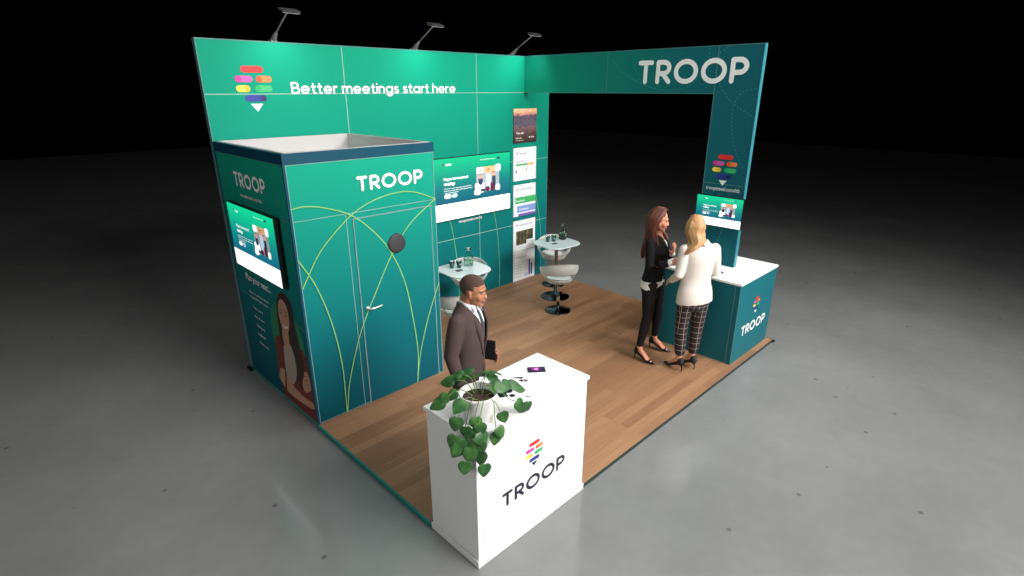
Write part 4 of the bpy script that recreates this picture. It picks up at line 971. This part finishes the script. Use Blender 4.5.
def w_black():
    t = thing('person', 'auburn-haired woman in a black blazer and slim trousers, touching the arm of the blonde woman', 'person', (3.50, -3.0, P), math.radians(-82), None, 1.045)
    hM = headM((.012, -.025, 1.585), math.radians(22), math.radians(8))
    shR, elR, wrR = V((-.01, -.155, 1.355)), V((.05, -.235, 1.12)), V((.26, -.215, 1.205)); shL, elL, wrL = V((-.01, .155, 1.355)), V((.04, .20, 1.12)), V((.17, .03, 1.235))
    ft = [(V((0, -.085, .88)), V((.02, -.125, .52)), V((-.02, -.175, .16)), V((1, -.12, 0))), (V((0, .085, .88)), V((.03, .135, .52)), V((.0, .185, .16)), V((1, .1, 0)))]
    b = bmesh.new()
    woman_body(b, hM, [(shR, elR, wrR), (shL, elL, wrL)], ft, [(-.015, 0, 1.38), (.0, 0, 1.44), (.018, 0, 1.52)],
               [(wrR, (.93, .05, .30), (.2, .85, -.45), dict(side=1, curl=.30, k=.95)), (wrL, (.35, -.35, .85), (-.75, -.2, .5), dict(side=1, curl=.35, k=.92))])
    hi = hM.inverted()
    body = finish(b, .0055, 'body', [skin_mat('woman_skin', (214, 140, 112)), mat('red_lips', (176, 66, 66), .4)], t, 2, paint=lambda c, n: 1 if (lambda q: q.x > .066 and abs(q.y) < .022 and -.08 < q.z < -.056)(hi @ c) else 0)
    HR = mat('auburn_hair', (84, 40, 26), .6, var=.35, scale=60)
    eyes_of(hM, t, HR)
    rnd = random.Random(5); b = bmesh.new()
    c_ = bmesh.new(); ell(c_, (-.026, 0, .036), (.098, .083, .093), seg=32)
    for f in [f for f in c_.faces if (lambda c: c.x > .052 or (c.x > .02 and c.z < .05) or (c.x > -.01 and c.z < -.03))(f.calc_center_median())]: c_.faces.remove(f)
    bmesh.ops.solidify(c_, geom=list(c_.faces), thickness=.012); c_.transform(hM); m_ = bpy.data.meshes.new('t'); c_.to_mesh(m_); c_.free(); b.from_mesh(m_); bpy.data.meshes.remove(m_)
    def G(pts): return [hM @ V(p) for p in pts[:3]] + [V(p) for p in pts[3:]]
    guides = [G([(.045, -.035, .115), (.02, -.088, .03), (-.005, -.092, -.08), (.055, -.115, 1.40), (.095, -.105, 1.26), (.10, -.09, 1.15)]), G([(.02, -.045, .122), (-.02, -.094, .02), (-.04, -.09, -.09), (.0, -.13, 1.40), (.02, -.15, 1.27), (.03, -.14, 1.17)]),
              G([(-.03, -.03, .125), (-.09, -.07, .03), (-.09, -.07, -.09), (-.085, -.10, 1.40), (-.115, -.10, 1.26), (-.12, -.09, 1.16)]), G([(-.05, 0, .125), (-.125, 0, .03), (-.115, 0, -.09), (-.115, -.02, 1.40), (-.13, -.02, 1.26), (-.135, -.02, 1.15)]),
              G([(-.03, .03, .125), (-.09, .07, .03), (-.09, .07, -.09), (-.085, .08, 1.40), (-.115, .08, 1.26), (-.12, .07, 1.16)]), G([(.02, .045, .122), (-.02, .094, .02), (-.04, .09, -.09), (.0, .12, 1.40), (.01, .14, 1.27), (.02, .13, 1.19)]),
              G([(.045, .035, .115), (.02, .088, .03), (-.005, .092, -.08), (.05, .11, 1.40), (.085, .10, 1.28), (.09, .09, 1.18)])]
    strands(b, guides, 130, .0115, rnd); finish(b, .005, 'hair', HR, t, 1)
    # blazer
    BK = cloth('black_blazer', (20, 19, 21), .2)
    jk = [(.86, -.008, 0, .124, .184), (.93, -.004, 0, .114, .170), (1.00, .002, 0, .104, .148), (1.07, .004, 0, .100, .136), (1.16, .010, 0, .110, .146), (1.25, .022, 0, .128, .162), (1.33, .006, 0, .108, .166), (1.385, -.006, 0, .082, .144), (1.425, -.012, 0, .058, .090)]
    b = bmesh.new(); torso_tube(b, jk)
    for q_ in (1, -1): ell(b, (.092, q_ * .062, 1.235), (.055, .058, .058))
    for sh, el, wr in ((shR, elR, wrR), (shL, elL, wrL)): tube(b, [sh + V((0, 0, .006)), sh.lerp(el, .45), el, el.lerp(wr, .5), wr - (wr - el).normalized() * .035], [.054, .052, .047, .042, .036], side=(1, 0, .1), n=18)
    finish(b, .0075, 'blazer', BK, t, 3, cut=lambda c: c.z < .925 or (c.z > 1.38 and (c.x - .0) ** 2 + c.y ** 2 < .0042) or (c.x > .03 and c.z > 1.31 and abs(c.y) < .010 + (c.z - 1.2) * .10) or (c.x > .05 and c.z < .99 and abs(c.y) < (1.0 - c.z) * .3), solid=.006)
    WH = cloth('white_blouse', (226, 222, 216), .04)
    bl = [(.79, -.010, 0, .122, .180), (.84, -.008, 0, .122, .180), (.90, -.008, 0, .116, .172), (.98, 0, 0, .100, .150), (1.06, .004, 0, .088, .126), (1.16, .010, 0, .098, .136), (1.25, .022, 0, .118, .152), (1.33, .006, 0, .094, .152), (1.38, -.004, 0, .068, .12)]
    b = bmesh.new(); torso_tube(b, bl); finish(b, .008, 'blouse', WH, t, 2, cut=lambda c: c.z < .875 - .03 * math.sin(c.y * 12 - 1.2) - .03 * (c.y < 0) or c.z > 1.37)
    for w_, e_ in ((wrR, elR), (wrL, elL)):
        d = (w_ - e_).normalized(); b = bmesh.new(); tube(b, [w_ - d * .045, w_ - d * .012], [.031, .033], side=(0, 0, 1), n=16); obj('cuff', b, WH, t, world=False, smooth=True)
    b = bmesh.new(); tube(b, [(-.005, 0, .97), (-.008, 0, .87), (-.006, 0, .79)], [(.152, .100), (.174, .118), (.160, .108)], n=24)
    for hip, kn, an, d in ft: tube(b, [hip + V((0, 0, .01)), hip.lerp(kn, .5), kn, kn.lerp(an, .35), an + V((0, 0, .03))], [(.092, .086), .074, .056, .054, .038], side=(1, 0, 0), n=18)
    finish(b, .008, 'trousers', cloth('black_trousers', (27, 25, 25), .15), t, 2)
    for hip, kn, an, d in ft: pump(None, an, d, t, mat('black_patent', (14, 14, 15), .2))
w_black()

# ---------------------------------------------------------------- woman with blonde hair, white blazer, plaid trousers
def plaid():
    m, N, L, Bq = nmat('windowpane_check'); tc = N.new('ShaderNodeTexCoord'); sp = N.new('ShaderNodeSeparateXYZ'); L.new(tc.outputs['Object'], sp.inputs[0])
    sn = N.new('ShaderNodeSeparateXYZ'); L.new(tc.outputs['Normal'], sn.inputs[0])
    def line(sock, per, wd, off=0):
        a = N.new('ShaderNodeMath'); a.operation = 'ADD'; a.inputs[1].default_value = 5 + off; L.new(sock, a.inputs[0])
        f = N.new('ShaderNodeMath'); f.operation = 'MODULO'; f.inputs[1].default_value = per; L.new(a.outputs[0], f.inputs[0])
        c = N.new('ShaderNodeMath'); c.operation = 'LESS_THAN'; c.inputs[1].default_value = wd; L.new(f.outputs[0], c.inputs[0]); return c.outputs[0]
    def mx(op, a, b):
        q = N.new('ShaderNodeMath'); q.operation = op
        for i, s_ in enumerate((a, b)):
            if isinstance(s_, float): q.inputs[i].default_value = s_
            else: L.new(s_, q.inputs[i])
        return q.outputs[0]
    absx = mx('ABSOLUTE', sn.outputs[0], 0.0); sel = mx('GREATER_THAN', absx, .62)
    lat = line(sp.outputs[1], .056, .0042, .012); fwd = line(sp.outputs[0], .056, .0042, .02)
    v = mx('ADD', mx('MULTIPLY', sel, lat), mx('MULTIPLY', mx('SUBTRACT', 1.0, sel), fwd)); h = line(sp.outputs[2], .064, .0045); tot = mx('MINIMUM', mx('ADD', v, h), 1.0)
    mixn = N.new('ShaderNodeMix'); mixn.data_type = 'RGBA'; mixn.inputs[6].default_value = srgb(40, 28, 28); mixn.inputs[7].default_value = srgb(160, 148, 142); L.new(tot, mixn.inputs[0]); L.new(mixn.outputs[2], Bq.inputs['Base Color']); Bq.inputs['Roughness'].default_value = .85
    return m
def w_white():
    t = thing('person', 'blonde woman in a white blazer and black checked trousers, seen from behind', 'person', (3.488, -3.515, P), math.radians(52), None, 1.045)
    hM = headM((.045, .052, 1.568), math.radians(-8), math.radians(14), math.radians(8))
    shL, elL, wrL = V((-.01, .158, 1.355)), V((-.03, .205, 1.10)), V((.14, .205, .985)); shR, elR, wrR = V((-.01, -.158, 1.355)), V((-.01, -.205, 1.11)), V((.19, -.20, 1.03))
    ft = [(V((0, .085, .88)), V((.025, .09, .52)), V((.0, .085, .16)), V((1, .45, 0))), (V((0, -.085, .88)), V((.03, -.085, .52)), V((.03, -.075, .16)), V((1, .35, 0)))]
    b = bmesh.new()
    woman_body(b, hM, [(shR, elR, wrR), (shL, elL, wrL)], ft, [(-.015, 0, 1.38), (.0, 0, 1.44), (.018, 0, 1.52)],
               [(wrR, (1, .1, -.1), (0, .3, -1), dict(side=1, curl=.3, k=.92)), (wrL, (1, -.1, -.15), (0, -.7, -.7), dict(side=1, curl=.4, k=.92))])
    hi = hM.inverted()
    finish(b, .0055, 'body', [skin_mat('fair_skin', (222, 158, 130)), mat('pink_lips', (190, 92, 88), .4)], t, 2, paint=lambda c, n: 1 if (lambda q: q.x > .066 and abs(q.y) < .022 and -.08 < q.z < -.056)(hi @ c) else 0)
    HR = mat('blonde_hair', (184, 138, 92), .55, var=.4, scale=60)
    eyes_of(hM, t, mat('brown_brow', (110, 76, 50), .7))
    rnd = random.Random(9); b = bmesh.new()
    c_ = bmesh.new(); ell(c_, (-.024, 0, .034), (.100, .084, .095), seg=32)
    for f in [f for f in c_.faces if (lambda c: c.x > .05 or (c.x > .02 and c.z < .045) or (c.x > .0 and c.z < -.04))(f.calc_center_median())]: c_.faces.remove(f)
    bmesh.ops.solidify(c_, geom=list(c_.faces), thickness=.012); c_.transform(hM); m_ = bpy.data.meshes.new('t'); c_.to_mesh(m_); c_.free(); b.from_mesh(m_); bpy.data.meshes.remove(m_)
    def G(pts): return [hM @ V(p) for p in pts[:3]] + [V(p) for p in pts[3:]]
    guides = [G([(.04, -.035, .116), (.0, -.086, .03), (-.03, -.076, -.04), (-.085, .0, 1.46), (-.105, .08, 1.42), (-.10, .13, 1.39)]), G([(-.03, -.03, .123), (-.088, -.062, .03), (-.088, -.05, -.05), (-.105, .03, 1.455), (-.115, .10, 1.405), (-.10, .15, 1.365)]),
              G([(-.05, 0, .123), (-.118, 0, .03), (-.108, .01, -.05), (-.105, .07, 1.45), (-.105, .13, 1.385), (-.08, .17, 1.335)]), G([(-.03, .03, .123), (-.088, .068, .03), (-.083, .07, -.05), (-.07, .11, 1.44), (-.065, .155, 1.37), (-.04, .185, 1.31)]),
              G([(.03, .04, .118), (.0, .086, .03), (-.015, .086, -.06), (-.01, .125, 1.44), (-.015, .165, 1.37), (.005, .185, 1.31)])]
    strands(b, guides, 110, .0115, rnd); finish(b, .005, 'hair', HR, t, 1)
    WB = cloth('white_blazer', (226, 216, 206), .03)
    jk = [(.76, -.012, 0, .130, .188), (.84, -.012, 0, .130, .188), (.92, -.008, 0, .122, .180), (1.00, .0, 0, .110, .160), (1.07, .002, 0, .106, .150), (1.16, .006, 0, .114, .160), (1.25, .014, 0, .128, .174), (1.33, .002, 0, .112, .178), (1.39, -.008, 0, .084, .154), (1.43, -.012, 0, .058, .090)]
    b = bmesh.new(); torso_tube(b, jk)
    for q_ in (1, -1): ell(b, (.092, q_ * .062, 1.235), (.055, .058, .058))
    for sh, el, wr in ((shR, elR, wrR), (shL, elL, wrL)): tube(b, [sh + V((0, 0, .008)), sh.lerp(el, .45), el, el.lerp(wr, .5), wr - (wr - el).normalized() * .03], [.058, .055, .048, .042, .037], side=(1, 0, .1), n=18)
    finish(b, .0075, 'blazer', WB, t, 3, cut=lambda c: c.z < .805 - .02 * c.y / .18 or (c.z > 1.385 and (c.x - .0) ** 2 + c.y ** 2 < .0042) or (.03 < c.x < .16 and abs(c.y) < .02 + max(0, c.z - 1.05) * .12), solid=.006)
    b = bmesh.new(); lo_, hi_ = [], []
    for k in range(25):
        a = math.radians(60 + 240 * k / 24); lo_.append(b.verts.new((-.006 + .074 * math.cos(a), .080 * math.sin(a), 1.405))); hi_.append(b.verts.new((-.002 + .058 * math.cos(a), .062 * math.sin(a), 1.445)))
    for k in range(24): b.faces.new((lo_[k], lo_[k + 1], hi_[k + 1], hi_[k]))
    bmesh.ops.solidify(b, geom=list(b.faces), thickness=.005); obj('collar', b, WB, t, world=False, smooth=True)
    b = bmesh.new(); torso_tube(b, SPW[2:-1], .004); finish(b, .009, 'top', cloth('cream_top', (214, 206, 198), .04), t, 2)
    b = bmesh.new(); tube(b, [(-.005, 0, .97), (-.008, 0, .87), (-.006, 0, .79)], [(.152, .100), (.174, .118), (.160, .108)], n=24)
    for hip, kn, an, d in ft: tube(b, [hip + V((0, 0, .01)), hip.lerp(kn, .5), kn, kn.lerp(an, .4), an + V((0, 0, .06))], [(.094, .088), (.082, .08), (.070, .070), (.064, .064), (.056, .056)], side=(1, 0, 0), n=20)
    finish(b, .008, 'trousers', plaid(), t, 2)
    for hip, kn, an, d in ft: pump(None, an, d, t, mat('black_suede', (20, 19, 20), .6))
w_white()
